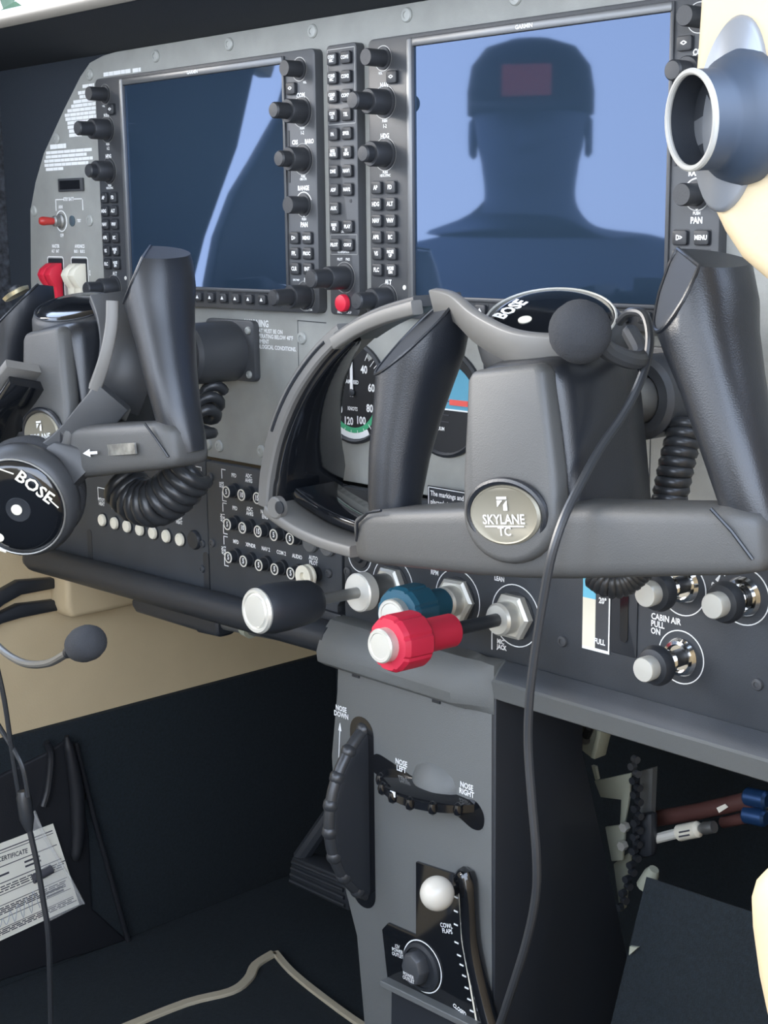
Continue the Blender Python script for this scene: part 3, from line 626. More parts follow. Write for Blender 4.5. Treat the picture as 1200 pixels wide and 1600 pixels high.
part('end_cap', MB().lathe([(15.8, L - 3), (16.2, L - 1), (15, L + 0.8), (13.2, L + 0.8), (12.6, L - 0.2), (11.6, L + 0.2), (11, L + 1), (2, L + 1.4)], o0, d, n=36), 'satin', t, ang=25)
def star(b, o, d, hs, r, k=8):
    u, w_, a = basis(d); n = k * 8; rings = []; h_ = PI / k
    for h, sc in hs:
        q = []
        for i in range(n):
            t_ = 2 * PI * i / n; ph = (t_ + h_) % (2 * h_) - h_
            rr = r * sc * (0.35 + 0.65 * math.cos(h_) / math.cos(ph)) * (1 - 0.085 * math.exp(-((abs(ph) - h_) / 0.07) ** 2))
            q.append(V(o) + a * h + (u * math.cos(t_) + w_ * math.sin(t_)) * rr)
        rings.append(q)
    b.loft(rings)
def grip_knob(nm, o0, e0, col, lab, neck):
    d, L = along(o0, e0); t = thing(nm, lab, 'engine knob', o0, GRP)
    b = MB(); hexnut(b, o0, d, 17, 0, 7); part('nut', b, 'satin', t, ang=25)
    part('collar', MB().lathe([(11.5, 6), (11.5, 17), (10, 19), (5, 19)], o0, d, n=28), 'satin', t)
    part('shaft', MB().lathe([(4.6, 17), (4.6, L - 50)], o0, d, n=14), 'black', t)
    b = MB(); star(b, o0, d, [(L - 36, 0.55), (L - 34, 0.88), (L - 31, 1.0), (L - 11, 1.0), (L - 7.5, 0.90), (L - 7, 0.6)], 19.4); part('knob', b, col, t, ang=22)
    part('neck', MB().lathe([(9, L - neck), (11.3, L - neck + 1), (11.3, L - 33)], o0, d, n=28), col, t)
    part('end_cap', MB().lathe([(10.5, L - 10), (11.2, L - 9), (11.2, L - 1), (10.4, L), (8.6, L), (8.2, L - 0.4), (2, L - 0.2)], o0, d, n=32), 'satin', t, ang=25)
grip_knob('propeller_control', V((450, -1, -395)), A(610, 962, -78), 'blue', 'teal blue fluted propeller knob half hidden behind the red one', 58)
grip_knob('mixture_control', V((506, -1, -396.5)), A(592, 1010, -130), 'redrub', 'bright red fluted mixture knob with silver end cap on black shaft', 66)
def air_knob(x, z, lab, k, pull, brushed=False):
    t = thing('cabin_air_control', lab, 'control', (x, 0, z), 'cabin air and heat knobs'); o = (x, -0.6, z)
    part('base_ring', MB().lathe([(12, 0), (12.5, 1.5), (11, 4), (9, 4.4), (8, 2)], o, n=32), 'chrome', t)
    part('stem', MB().lathe([(5.5, 1), (5.5, pull)], o, n=16), 'black', t)
    part('collar', MB().lathe([(6, pull), (7.5, pull + 1), (10, pull + 10), (9, pull + 10.5)], o, n=28), 'chrome', t)
    part('flange', MB().lathe([(9, pull + 9), (12.5, pull + 11), (12.8, pull + 14), (11, pull + 18), (8, pull + 19)], o, n=32), 'black', t)
    part('cap', MB().lathe([(7.6, pull + 18), (7.8, pull + 26), (7.2, pull + 27), (1, pull + 27.2)], o, n=28), 'satin', t)
air_knob(645, -350, 'black and chrome air knob tucked just under the right yoke bar', 0, 12)
air_knob(689, -350, 'black and chrome defrost knob at the right edge of lower panel', 0, 6)
air_knob(645, -397, 'black and chrome knob below the CABIN AIR lettering', 0, 12)
# ================================================================== control yokes
def make_yoke(name, label, X):
    t = local_thing(name, label, 'yoke', (X, 0, -231), (0, math.radians(-8), 0), 'control yokes')
    part('shaft', MB().lathe([(15, 0), (15, 100)], (0, 8, 0), n=24), 'steel', t)
    # hub
    st = []
    for y, hw, zt, zb in ((-72, 22, 20, -50), (-80, 31, 28, -78), (-100, 34, 31, -84), (-138, 34, 30, -84), (-146, 32, 28, -80), (-149, 28, 24, -72)):
        st.append(((0, y, (zt + zb) / 2), (1, 0, 0), (0, 0, 1), hw, (zt - zb) / 2, 6))
    part('hub', MB().sweep(st, 40), 'leather', t, ang=50)
    # front pad with rounded foot
    out = []
    for i in range(17):
        a = PI + PI * i / 16; out.append((34.5 * math.cos(a), -52 + 27 * math.sin(a)))
    out += [(33.5, -30), (30, 0), (28, 21), (24.5, 26.5), (-24.5, 26.5), (-28, 21), (-30, 0), (-33.5, -30)]
    lean = Matrix(((1, 0, 0, 0), (0, 1, 0.10, 0), (0, 0, 1, 0), (0, 0, 0, 1)))
    b = MB(); b.prism(out, -160, -146); part('pad', b, 'leather_grey', t, bevel=4.5, seg=3, xf=lean, ang=50)
    em = part('badge', MB().lathe([(1, -1), (1, 1.5), (0.94, 2.6), (0.9, 2.2)], (0, -160 - 5.3, -52), (0, -1, 0.0), n=44, rx=25.5, ry=16.5), 'badge', t, xf=None, ang=30)
    part('badge_ring', MB().tube([(27.5 * math.cos(2 * PI * i / 44), -165 - 0.1 * 18 * math.sin(2 * PI * i / 44), -52 + 18.4 * math.sin(2 * PI * i / 44)) for i in range(44)], 2.2, 8, closed=True), 'leather', t)
    yb = -168.2
    text('SKYLANE', 7.4, (0, yb, -54.5), em, sx=1.0, bold=0.08); text('TC', 6.6, (0, yb, -61), em, sx=1.1, bold=0.08); part('badge_line', MB().box(-14, 14, yb, yb + 0.3, -58.4, -57.8), 'white', em)
    part('badge_mark', MB().add([(-3.6, yb, -42), (3.6, yb, -42), (3.6, yb, -43.4), (-3.6, yb, -43.4), (-3.6, yb, -44), (0.5, yb, -44), (-3.6, yb, -47.5), (3.6, yb, -44), (3.6, yb, -49.5), (0.8, yb, -49.5), (0.8, yb, -46.5)], [(0, 1, 2, 3), (4, 5, 6), (7, 8, 9, 10)]), 'white', em)
    # lower bar
    st = []
    for x, z, hh, hd, y in ((-146, -69, 9, 12, -133), (-143, -69, 14, 16, -134), (-128, -68, 17, 18, -135), (-90, -68, 18, 19, -138), (-35, -68, 20, 20, -142), (0, -68, 20.5, 20, -143), (35, -68, 20, 20, -142), (90, -68, 18, 19, -138), (128, -68, 17, 18, -135), (143, -69, 14, 16, -134), (146, -69, 9, 12, -133)):
        st.append(((x, y, z), (0, 1, 0), (0, 0, 1), hd, hh, 5))
    part('lower_bar', MB().sweep(st, 32), 'leather_grey', t, ang=60)
    part('seam', MB().tube([(x, y - hd * 0.75, z - hh * 0.84) for (x, y, z), hd, hh in ((s[0], s[3], s[4]) for s in st[1:-1])], 1.1, 6), 'leather', t)
    for sgn in (-1, 1):
        gs_ = [(127, -130, -76, 12, 11), (126, -131, -64, 15.5, 14), (124, -131, -46, 15.5, 16), (119, -128, -20, 17, 18.5), (113, -123, 6, 19, 21), (107, -119, 28, 22, 24), (103, -116, 44, 25, 26), (99, -113, 60, 25, 26), (97, -112, 74, 22, 24), (96, -112, 84, 14, 16)]
        if sgn > 0: gs_ = [(x + max(0, (20 - z)) * 0.10, y, z, a, c) for x, y, z, a, c in gs_]
        P = [V((sgn * x, y, z)) for x, y, z, _, _ in gs_]; st2 = []
        for i in range(len(P)):
            tg_ = (P[min(i + 1, len(P) - 1)] - P[max(i - 1, 0)]).normalized(); u = V((0, 1, 0)).cross(tg_).normalized(); w_ = tg_.cross(u)
            st2.append((P[i], u, w_, gs_[i][3], gs_[i][4], 2.4))
        if sgn > 0: cuts = [(V((103, -108, 70)), V((0.30, -0.05, 0.95)).normalized()), (V((92, -130, 50)), V((-0.48, -0.72, 0.50)).normalized())]
        else: cuts = [(V((-100, -108, 70)), V((0.1, 0.1, 0.98)).normalized()), (V((-104, -126, 46)), V((-0.30, -0.55, 0.78)).normalized())]
        gp = part('grip', MB().sweep(st2, 36), ['leather', 'black'], t, ang=40, bisect=cuts)
        for lp in LASTCUT[-1:]: part('cap_seam', MB().tube(lp, 1.1, 6, closed=True), 'leather', gp)
        part('seam', MB().tube([(124, -155.5, -51), (134, -154.5, -62), (142, -151, -76)] if sgn > 0 else [(-142, -150, -70), (-136, -153, -58), (-124, -154.5, -52), (-110, -156, -50.5)], 0.9, 6), 'leather', gp)
    return t
yr = make_yoke('control_yoke', 'black leather control yoke with champagne badge and grey headset band, nearest the air vent', 640)
yl = copy_tree(yr); yl.location = V((174, -9, -231)) * MM
yl['label'] = 'black leather control yoke half hidden by a headset, below the red rocker switch'
# parts only the pilot's yoke shows
sgp = part('trim_switch', MB().lathe([(11, 0), (12, 3), (9, 4), (7, 2)], (-101, -116, 62), (-0.25, -0.3, 0.92), n=24), mat('brass_ring', (0.70, 0.62, 0.40), 0.3, metal=0.8), yl)
part('switch_hat', MB().lathe([(5.5, 0), (5.5, 6), (3, 7)], (-101, -116, 63), (-0.25, -0.3, 0.92), n=16), 'black', sgp)
part('bar_placard', MB().box(72, 112, -158.2, -156.6, -72, -64), mat('foil_label', (0.34, 0.34, 0.32), 0.3, metal=0.7, var=0.5, varscale=120), yl)
part('placard_arrow', MB().add([(68, -162, -68), (58, -162, -68), (58, -162, -66), (48, -162, -69), (58, -162, -72), (58, -162, -70), (68, -162, -70)], [(0, 1, 2, 3, 4, 5, 6)]), 'white', yl)
# shaft collars on the panel
for X in (184, 640):
    mt = part('yoke_mount', MB().prism(rrect(X - 33, X + 33, -231 - 24, -231 + 26, 5), 2, 8.2), 'bezel', ip, bevel=1.2)
    part('mount_boss', MB().lathe([(25, 0), (25, 46), (22, 49), (16, 49), (15.5, 44)], (X, 4, -231), n=36), 'bezel', mt)
    for sx_, sz_ in ((26, 18), (26, -18)): part('screw', screw_mesh(3.2), 'screw', mt, o=(0, 0, 0), xf=Matrix.Translation((X + sx_, 2, -231 + sz_)))
# coiled cords
def coil(path, R, rw, turns, n=14):
    P = catmull(path, 10); k = len(P); out = []
    # arc length
    S = [0]
    for a, c in zip(P, P[1:]): S.append(S[-1] + (c - a).length)
    u = None; N = turns * n
    j = 0; frames = []
    for i in range(k):
        tg_ = (P[min(i + 1, k - 1)] - P[max(i - 1, 0)]).normalized()
        if u is None:
            u = V((0, 1, 0.3)).cross(tg_).normalized()
        u = (u - tg_ * u.dot(tg_)).normalized(); frames.append((u.copy(), tg_.cross(u)))
    for q in range(N + 1):
        s_ = S[-1] * q / N
        while j < k - 2 and S[j + 1] < s_: j += 1
        f_ = (s_ - S[j]) / max(S[j + 1] - S[j], 1e-6); c = P[j].lerp(P[j + 1], f_); uu, ww = frames[j]
        a = 2 * PI * q / n; out.append(c + (uu * math.cos(a) + ww * math.sin(a)) * R)
    return MB().tube(out, rw, 8)
GC = 'coiled yoke cords'
def coil_thing(path, R, rw, turns, lab): return tag(part('coiled_cord', coil(path, R, rw, turns), 'cord', None, ang=80), lab, 'cord', GC)
coil_thing([A(190, 752, -95), A(215, 780, -92), A(245, 785, -88), A(275, 765, -80), A(300, 735, -72)], 15, 5.2, 11, 'fat black coiled cord looping under the left yoke bar')
coil_thing([A(296, 700, -60), A(318, 670, -50), A(325, 640, -35), A(335, 612, -15)], 8, 4.6, 4, 'black coiled cord end hanging below the left shaft mount')
coil_thing([A(1075, 655, -30), A(1066, 690, -35), A(1055, 735, -40), A(1044, 790, -44), A(1030, 850, -60)], 7.5, 3.6, 14, 'black coiled cord hanging straight below the right yoke shaft')
coil_thing([A(930, 893, -75), A(952, 908, -72), A(975, 905, -66), A(998, 885, -60)], 7.5, 2.9, 12, 'black coiled cord end peeping out above the flap scale')
# ================================================================== headsets
def earcup(parent, c, axis, up, rx, ry, gl='gloss', ring_r=0.9, ring_m='steel'):
    c = V(c); u, w_, a = basis(axis, up)
    def ring(prof): return MB().lathe(prof, c, axis, n=44, rx=rx, ry=ry, up=up)
    part('cushion', ring([(0.80, -34), (0.95, -32), (1.0, -24), (0.98, -16), (0.9, -13)]), 'foam', parent, ang=60)
    sh = part('shell', ring([(0.90, -14), (1.0, -11), (1.02, -4), (0.97, 4), (0.90, 8), (0.80, 9)]), 'headdark', parent, ang=60)
    part('face', ring([(0.86, 6), (0.84, 9.5), (0.70, 11.5), (0.4, 12.6), (0.05, 13)]), gl, sh, ang=60)
    part('trim_ring', MB().tube([c + a * 9.2 + u * (0.875 * rx * math.cos(2 * PI * i / 48)) + w_ * (0.875 * ry * math.sin(2 * PI * i / 48)) for i in range(48)], ring_r, 8, closed=True), ring_m, sh)
    return c, u, w_, a, sh
def on_face(cu, x, y, h): c, u, w_, a, sh = cu; return c + u * x + w_ * y + a * h
def face_mtx(cu, rot=0.0):
    c, u, w_, a, sh = cu; x = u * math.cos(rot) + w_ * math.sin(rot); z = w_ * math.cos(rot) - u * math.sin(rot)
    m_ = Matrix((x, -a, z)).transposed(); return m_
def dot(cu, x, y, r, m_='cream', h=12.3):
    return part('white_dot', MB().lathe([(r, 0), (r, 0.8), (r * 0.7, 1.2)], on_face(cu, x, y, h), cu[3], n=18), m_, cu[4])
TOCAM = -RF
# --- right headset hung on the right yoke
hr = thing('headset', 'headset with grey curved band looped over the right yoke, cord hanging down', 'headset', A(700, 600, -90), 'pilot headsets')
arcp = [A(u, v_, Y) for u, v_, Y in ((559, 515, -66), (520, 553, -66), (482, 608, -66), (455, 672, -66), (441, 735, -66), (437, 786, -66))]
arcp = catmull(arcp, 5)
part('headband', MB().strap(arcp, (0, 1, 0), 34, [11 + 2 * math.sin(PI * i / (len(arcp) - 1)) for i in range(len(arcp))]), 'headgrey', hr, ang=30)
pw = [6 + 58 * min(1, (i / (len(arcp) - 1)) * 1.25) for i in range(len(arcp))]
inn = [p + V((8, -12 + k / 2, -4)) for p, k in zip(arcp, pw)]; part('band_padding', MB().strap(inn, (0, 1, 0), pw, 7), 'gloss', hr, ang=60)
part('band_groove', MB().tube([p + V((-1, -17.2, 1)) for p in arcp[3:16]], 1.2, 6), 'black', hr)
low = catmull([A(u, v_, Y) for u, v_, Y in ((437, 792, -80), (455, 806, -80), (490, 828, -82), (530, 845, -84), (575, 858, -88))], 4)
part('fork_arm', MB().strap(low, (0, 1, 0), 30, 8), 'headgrey', hr, ang=50)
part('arm_padding', MB().strap([p + V((4, 30, 9)) for p in low], (0, 1, 0), 40, 9), 'gloss', hr, ang=50)
part('pivot_screw', MB().lathe([(4.6, 0), (4.6, 1.2), (3, 1.4)], A(438, 793, -97), (0, -1, 0), n=18), 'black', hr)
part('pivot_joint', MB().lathe([(8, 0), (8, 5), (7, 6)], A(438, 792, -91), (0, -1, 0), n=24), 'headgrey', hr)
sld = catmull([A(u, v_, Y) for u, v_, Y in ((556, 524, -70), (590, 502, -72), (630, 484, -76), (684, 468, -84))], 4)
part('slider', MB().strap(sld, (0, 1, 0), 36, 7), 'headdark', hr, ang=50)
part('slider_edge', MB().strap([p + V((0, -18, -4)) for p in sld], (0, 1, 0), 8, 9), 'headgrey', hr, ang=50)
frk = catmull([A(u, v_, Y) for u, v_, Y in ((681, 470, -98), (712, 481, -116), (747, 512, -130), (800, 540, -138), (850, 548, -138), (900, 544, -132), (940, 532, -120))], 5)
part('fork', MB().strap(frk, (0.15, -0.35, 0.9), [15 + 5 * math.sin(PI * i / (len(frk) - 1)) for i in range(len(frk))], 6), 'headgrey', hr, ang=50)
cu = earcup(hr, A(862, 520, -88), (0.18, -0.40, 0.90), (0, 1, 0.2), 45, 40, ring_r=0.8, ring_m='satin')
text('BOSE', 12, on_face(cu, -24, -6, 12.6), cu[4], m='white', sx=0.8, name='lettering', mtx=face_mtx(cu, PI * 0.5), bold=0.5)
dot(cu, -8, -12, 4); dot(cu, 22, 2, 3)
fc = A(906, 516, -150)
b = MB(); b.lathe([(0.01, -17), (8, -15), (13, -10), (16, -2), (16, 5), (13.5, 12), (8, 16), (0.01, 17.5)], fc, axis=(0.55, -0.6, -0.3), n=24); part('microphone_foam', b, 'foam', hr, ang=80)
part('microphone_boom', MB().tube(catmull([fc + V((8, 4, -4)), A(950, 548, -135), A(985, 562, -118), A(1003, 556, -100), A(985, 520, -80)], 5), 5.0, 10), 'headdark', hr)
cord = [(968, 503, -85), (984, 488, -90), (1006, 492, -95), (1015, 522, -100), (1011, 562, -104), (996, 606, -112), (972, 650, -122), (938, 700, -138), (905, 760, -158), (880, 812, -172), (862, 868, -178), (850, 930, -178), (838, 1005, -176), (828, 1085, -174), (825, 1160, -172), (831, 1250, -172), (838, 1335, -172), (837, 1400, -170), (823, 1470, -168), (800, 1545, -165), (775, 1620, -160)]
part('cord', MB().tube(catmull([A(*q) for q in cord], 6), 2.5, 10), 'cord', hr)
# --- left headset hung on the left yoke
hl = thing('headset', 'black headset with glossy earcup and microphone hung on the left yoke', 'headset', A(60, 700, -170), 'pilot headsets')
cl_ = earcup(hl, A(34, 785, -200), (0.60, -0.74, -0.22), (0.2, 0, 1), 42, 44)
text('BOSE', 13.5, on_face(cl_, 14, 20, 12.4), cl_[4], m='cream', sx=1.0, mtx=face_mtx(cl_, -0.55), bold=0.3)
part('print_line', MB().tube([on_face(cl_, -14, 30, 11), on_face(cl_, -2, 28, 11.8)], 0.6, 6), 'cream', cl_[4]); part('print_line', MB().tube([on_face(cl_, 25, 12, 11.6), on_face(cl_, 32, 6, 11)], 0.6, 6), 'cream', cl_[4])
part('button_dimple', MB().lathe([(10, 0), (9.4, 1.0), (4, 0.6)], on_face(cl_, 2, 0, 12.4), cl_[3], n=26), 'black', cl_[4])
dot(cl_, 1, 0, 4.2, h=13.0); dot(cl_, -13, -26, 3.8, h=11.0)
part('print_line', MB().tube([on_face(cl_, -30, -31, 10.0), on_face(cl_, -18, -36, 10.0), on_face(cl_, -8, -38, 10.0)], 1.2, 6), 'cream', cl_[4])
arm = catmull([A(u, v_, Y) for u, v_, Y in ((90, 712, -172), (118, 688, -165), (150, 650, -158), (178, 618, -150))], 4)
part('fork', MB().strap(arm, (0.5, 0.6, -0.5), 30, 9), 'headdark', hl, ang=50)
part('fork_joint', MB().strap([A(78, 728, -178), A(96, 716, -174), A(120, 722, -168), A(135, 742, -165)], (0.4, -0.8, 0), 12, 26), 'headdark', hl, ang=50)
bnd = catmull([A(u, v_, Y) for u, v_, Y in ((182, 462, -112), (196, 500, -118), (200, 545, -124), (192, 590, -130), (176, 632, -134))], 5)
part('headband', MB().strap(bnd, (0.55, 0.8, -0.1), 42, 8), 'headdark', hl, ang=50)
edg = catmull([A(u, v_, Y) for u, v_, Y in ((176, 470, -150), (174, 512, -152), (164, 560, -156), (148, 606, -160))], 5)
part('band_edge', MB().strap(edg, (0.55, 0.8, -0.1), 9, 11), 'headgrey', hl, ang=50)
part('band_end', MB().strap([A(146, 610, -160), A(172, 630, -146), A(194, 648, -132)], (0, 0, 1), 11, 9), 'headgrey', hl, ang=50)
b = MB(); cu2 = earcup(hl, A(120, 496, -118), (0.10, -0.30, 0.95), (0, 1, 0.2), 40, 34, ring_r=0.5, ring_m='black')
part('far_band', MB().strap(catmull([A(u, v_, Y) for u, v_, Y in ((38, 572, -182), (18, 598, -184), (-8, 632, -186), (-40, 690, -186))], 4), (0.3, 0.9, 0), 30, 7), 'headgrey', hl, ang=50)
part('far_band_padding', MB().strap(catmull([A(u, v_, Y) + V((6, 0, -9)) for u, v_, Y in ((40, 580, -180), (22, 606, -182), (-6, 640, -184), (-38, 700, -184))], 4), (0.3, 0.9, 0), 34, 8), 'gloss', hl, ang=50)
fa, fb = A(120, 1011, -205), A(193, 983, -215); d, L = along(fa, fb)
b = MB(); b.lathe([(0.4, -1), (7, 0), (11.5, 5), (13, 13), (13, 22), (11.5, 29), (7, 33), (0.3, 35)], fa, d, n=24); part('microphone_foam', b, 'foam', hl, ang=80)
part('microphone_boom', MB().tube(catmull([A(-60, 860, -200), A(-45, 940, -200), A(-10, 1002, -202), (A(32, 1034, -203)), A(72, 1037, -204), A(103, 1022, -205), A(122, 1010, -205)], 6), 3.0, 10), 'steel', hl)
part('boom_collar', MB().lathe([(4.2, 0), (4.2, 5)], A(106, 1020, -205), d, n=16), 'black', hl)
part('cord', MB().tube(catmull([A(*q) for q in ((-10, 1020, -170), (6, 1090, -165), (18, 1170, -160), (30, 1245, -155))], 5), 2.2, 8), 'cord', hl)
part('cord', MB().tube(catmull([A(*q) for q in ((-30, 1090, -165), (8, 1150, -160), (34, 1195, -157), (44, 1245, -155))], 5), 2.2, 8), 'cord', hl)
part('cord_joint', MB().tube([A(36, 1236, -155), A(37, 1245, -155), A(42, 1280, -154), A(46, 1298, -153)], [5, 6.4, 6.4, 3], 12), 'cord', hl)
part('cord', MB().tube(catmull([A(*q) for q in ((46, 1296, -153), (58, 1350, -150), (68, 1410, -148), (76, 1470, -146), (80, 1620, -140))], 5), 2.6, 8), 'cord', hl)

# ================================================================== right post with air vent
Yp = -200
pp = PX([(1088, -80), (1079, 60), (1074, 130), (1074, 250), (1086, 282), (1100, 320), (1120, 362), (1148, 405), (1200, 450), (1300, 510), (1300, -80)], Yp)
structure('trim_5', MB().prism(pp, Yp, Yp + 70), 'beige', 'beige right door post trim carrying the round grey air vent', 'trim', bevel=9, seg=4, ang=60)
vc = A(1143, 180, Yp)
vt = thing('air_vent', 'grey round air vent on oval plate on the beige post', 'air vent', vc)
tl = math.radians(12)
b = MB(); hw = (A(1195, 180, Yp) - A(1088, 180, Yp)).x / 2; hh = (A(1140, 28, Yp) - A(1140, 335, Yp)).z / 2
b.lathe([(1, -2), (1.0, 1.5), (0.95, 3.5), (0.62, 5.0), (0.55, 7)], (0, 0, 0), (0, -1, 0), n=48, rx=hw, ry=hh)
part('base_plate', b, 'ventgrey', vt, o=(0, 0, 0), xf=Matrix.Translation(vc) @ Matrix.Rotation(math.radians(6), 4, 'Y'), ang=60)
rc = A(1080, 188, -222); d, L = along(vc + V((2, 0, -2)), rc); rq = -ray(1087, 188).normalized(); lf = (RR * -1).normalized(); lf = (lf - rq * lf.dot(rq)).normalized(); d = (rq * 0.50 + lf * 0.866 + V((0, 0, -0.04))).normalized()
rv = 155 / 2 * ((rc - CC).dot(RF) / FPX)
nb = MB(); nb.lathe([(rv * 1.34, -27), (rv * 1.36, -21), (rv * 1.2, -15), (rv * 1.03, -12), (rv * 1.0, -9), (rv * 1.0, 0)], rc, d, n=44, c1=False); part('neck', nb, 'ventdark', vt, ang=50)
part('rim', MB().tube([rc + basis(d)[0] * (rv * 0.95 * math.cos(2 * PI * i / 48)) + basis(d)[1] * (rv * 0.95 * math.sin(2 * PI * i / 48)) for i in range(48)], 1.4, 10, closed=True), 'ventrim', vt)
part('throat', MB().lathe([(rv * 0.92, -1), (rv * 0.9, -12), (rv * 0.4, -14), (1, -14)], rc, d, n=40, c0=False), 'black', vt)
part('flap_latch', MB().lathe([(2, 0), (2.4, 3), (1, 5)], rc + basis(d)[0] * (rv * 0.7) + d * -10 + V((0, 0, -2)), d, n=12), 'ventgrey', vt)
# beige pad at the lower right
Ys = -330
sp2 = PX([(1300, 1300), (1215, 1340), (1180, 1362), (1160, 1382), (1152, 1410), (1154, 1450), (1165, 1530), (1180, 1600), (1200, 1680), (1330, 1700)], Ys)
tag(part('armrest_pad', MB().prism(sp2, Ys, Ys + 90), 'beige', None, bevel=12, seg=4, ang=60), 'rounded beige vinyl pad at the lower right beside the dark footwell', 'pad')

# ================================================================== left side wall fittings
XW = -190
def wallbox(pts, x0, x1): # polygon of pixels on the left wall -> prism along x
    b = MB(); P = [AX(u, v_, x1) for u, v_ in pts]; b.loft([[V((x1, p.y, p.z)) for p in P], [V((x0, p.y, p.z)) for p in P]]); return b
tag(part('wall_box', wallbox([(103, 872), (215, 905), (218, 945), (112, 968), (105, 950)], XW - 2, XW + 34), 'beige', None, bevel=6, seg=3, ang=60), 'beige moulded box on the left wall under the black lip', 'trim box')
for pts, lab in (([(-40, 950), (0, 925), (30, 908), (98, 903), (102, 912), (98, 918), (35, 930), (8, 945), (-40, 985)], 'upper black slot strap on the beige left wall'), ([(-40, 985), (0, 960), (30, 945), (98, 937), (104, 945), (100, 953), (35, 966), (5, 975), (-40, 1000)], 'lower black slot strap on the beige left wall')):
    tag(part('wall_strap', wallbox(pts, XW - 2, XW + 10), 'black', None, bevel=2.5, ang=60), lab, 'strap', 'black straps on the left wall')
pb = thing('parking_brake_handle', 'black tapered parking brake handle on a short tube below the panel lip', 'handle', A(290, 955, 10))
b = MB(); P0, P1, P2 = A(218, 940, 12), A(320, 966, 12), A(352, 972, 12)
b.sweep([(P0, (0, 1, 0), (0, 0, 1), 8, 4, 4), (P0 + V((6, 0, -1)), (0, 1, 0), (0, 0, 1), 9, 7.5, 4), (P1, (0, 1, 0), (0, 0, 1), 10, 11, 4), (P1 + V((1, 0, 0)), (0, 1, 0), (0, 0, 1), 11, 12, 4), (P2, (0, 1, 0), (0, 0, 1), 11, 12.5, 4), (P2 + V((2, 0, 0)), (0, 1, 0), (0, 0, 1), 9, 10, 4)], 24); part('grip', b, 'black', pb)
part('tube', MB().tube([P2, A(420, 985, 14), A(500, 1000, 20)], 7, 14), 'steel', pb); part('collar', MB().lathe([(9, 0), (9, 8)], A(385, 978, 12), (1, 0, -0.1), n=16), 'olive', pb)
lb = thing('latch_bracket', 'dark metal latch under the lip beside the pedestal top', 'bracket', A(505, 968, 0))
part('plate', MB().prism(PX([(455, 985), (480, 960), (500, 950), (535, 960), (537, 980), (520, 990), (470, 998)], -2), -4, 10), 'black', lb, bevel=1.5); part('tab', MB().prism(PX([(466, 975), (478, 962), (486, 963), (472, 979)], -8), -8, -3), 'steel', lb, bevel=0.8)
# side pocket, certificate in a clear sleeve
XC = -176
pk = thing('door_pocket', 'black vinyl pocket with glossy folded edge on the lower left wall', 'pocket', AX(60, 1300, XW))
part('pocket_panel', wallbox([(-80, 1245), (0, 1212), (75, 1175), (112, 1150), (122, 1200), (140, 1300), (145, 1420), (200, 1470), (-80, 1560)], XW - 4, XC - 4), 'blackvinyl', pk, bevel=3, ang=60)
part('fold', MB().tube(catmull([AX(u, v_, XC + 2) for u, v_ in ((104, 1150), (112, 1190), (120, 1240), (122, 1300), (118, 1345))], 5), [3, 3.2] + [5 + 3 * math.sin(PI * i / 18) for i in range(18)] + [2], 12), 'blackvinyl', pk)
part('fold', MB().tube(catmull([AX(u, v_, XC) for u, v_ in ((72, 1160), (80, 1180), (76, 1230), (68, 1260))], 5), 4, 10), 'blackvinyl', pk)
part('fold', MB().tube(catmull([AX(u, v_, XC - 2) for u, v_ in ((118, 1160), (145, 1270), (170, 1360), (200, 1470))], 5), 3, 10), 'blackvinyl', pk)
ct = thing('certificate', 'printed white certificate sheet in clear sleeve on the left wall', 'document', AX(50, 1400, XC))
c4 = [AX(u, v_, XC) for u, v_ in ((-60, 1341), (83, 1287), (124, 1413), (-60, 1498))]
def bil(s_, t_, x=0.0): p = c4[0].lerp(c4[1], s_).lerp(c4[3].lerp(c4[2], s_), t_); return V((XC + x, p.y, p.z))
b = MB(); b.loft([[bil(0, 0, -0.8), bil(1, 0, -0.8), bil(1, 1, -0.8), bil(0, 1, -0.8)], [bil(0, 0), bil(1, 0), bil(1, 1), bil(0, 1)]]); part('sheet', b, 'paper', ct)
b = MB()
def pline(s0, s1, t_, h): b.add([bil(s0, t_ - h, 0.3), bil(s1, t_ - h, 0.3), bil(s1, t_ + h, 0.3), bil(s0, t_ + h, 0.3)], [(0, 1, 2, 3)])
for t_, h in ((0.07, 0.006), (0.10, 0.004), (0.24, 0.005), (0.41, 0.005), (0.53, 0.004), (0.64, 0.004), (0.78, 0.004), (0.88, 0.004)): pline(0, 0.97, t_, h)
for t_ in (0.45, 0.475, 0.50, 0.67, 0.69, 0.71, 0.73, 0.90, 0.92, 0.94):
    s_ = 0.0
    while s_ < 0.93:
        l = random.uniform(0.03, 0.09); pline(s_, s_ + l, t_, 0.006); s_ += l + 0.012
for s0, t_ in ((0.3, 0.33), (0.62, 0.29), (0.62, 0.34), (0.75, 0.72), (0.75, 0.76)): pline(s0, s0 + 0.16, t_, 0.011)
part('print', b, 'ink', ct)
tm = Matrix.Rotation(PI / 2, 3, 'Z')
text('CERTIFICATE', 7.5, bil(0.52, 0.17, 0.4), ct, m='ink', mtx=tm, bold=0.15, sx=0.8)
sg = [bil(0.30 + 0.025 * i, 0.84 + 0.03 * math.sin(i * 2.3) - 0.008 * i * (i % 3), 0.5) for i in range(16)]; part('signature', MB().tube(catmull(sg, 3), 0.35, 5), 'pen', ct)
b = MB(); b.loft([[bil(0.70, -0.16, 2.0), bil(0.82, -0.22, 2.0), bil(1.03, 1.0, 2.0), bil(0.72, 1.02, 2.0)], [bil(0.70, -0.16, 2.6), bil(0.82, -0.22, 2.6), bil(1.03, 1.0, 2.6), bil(0.72, 1.02, 2.6)]]); part('clear_sleeve', b, 'clear', ct)
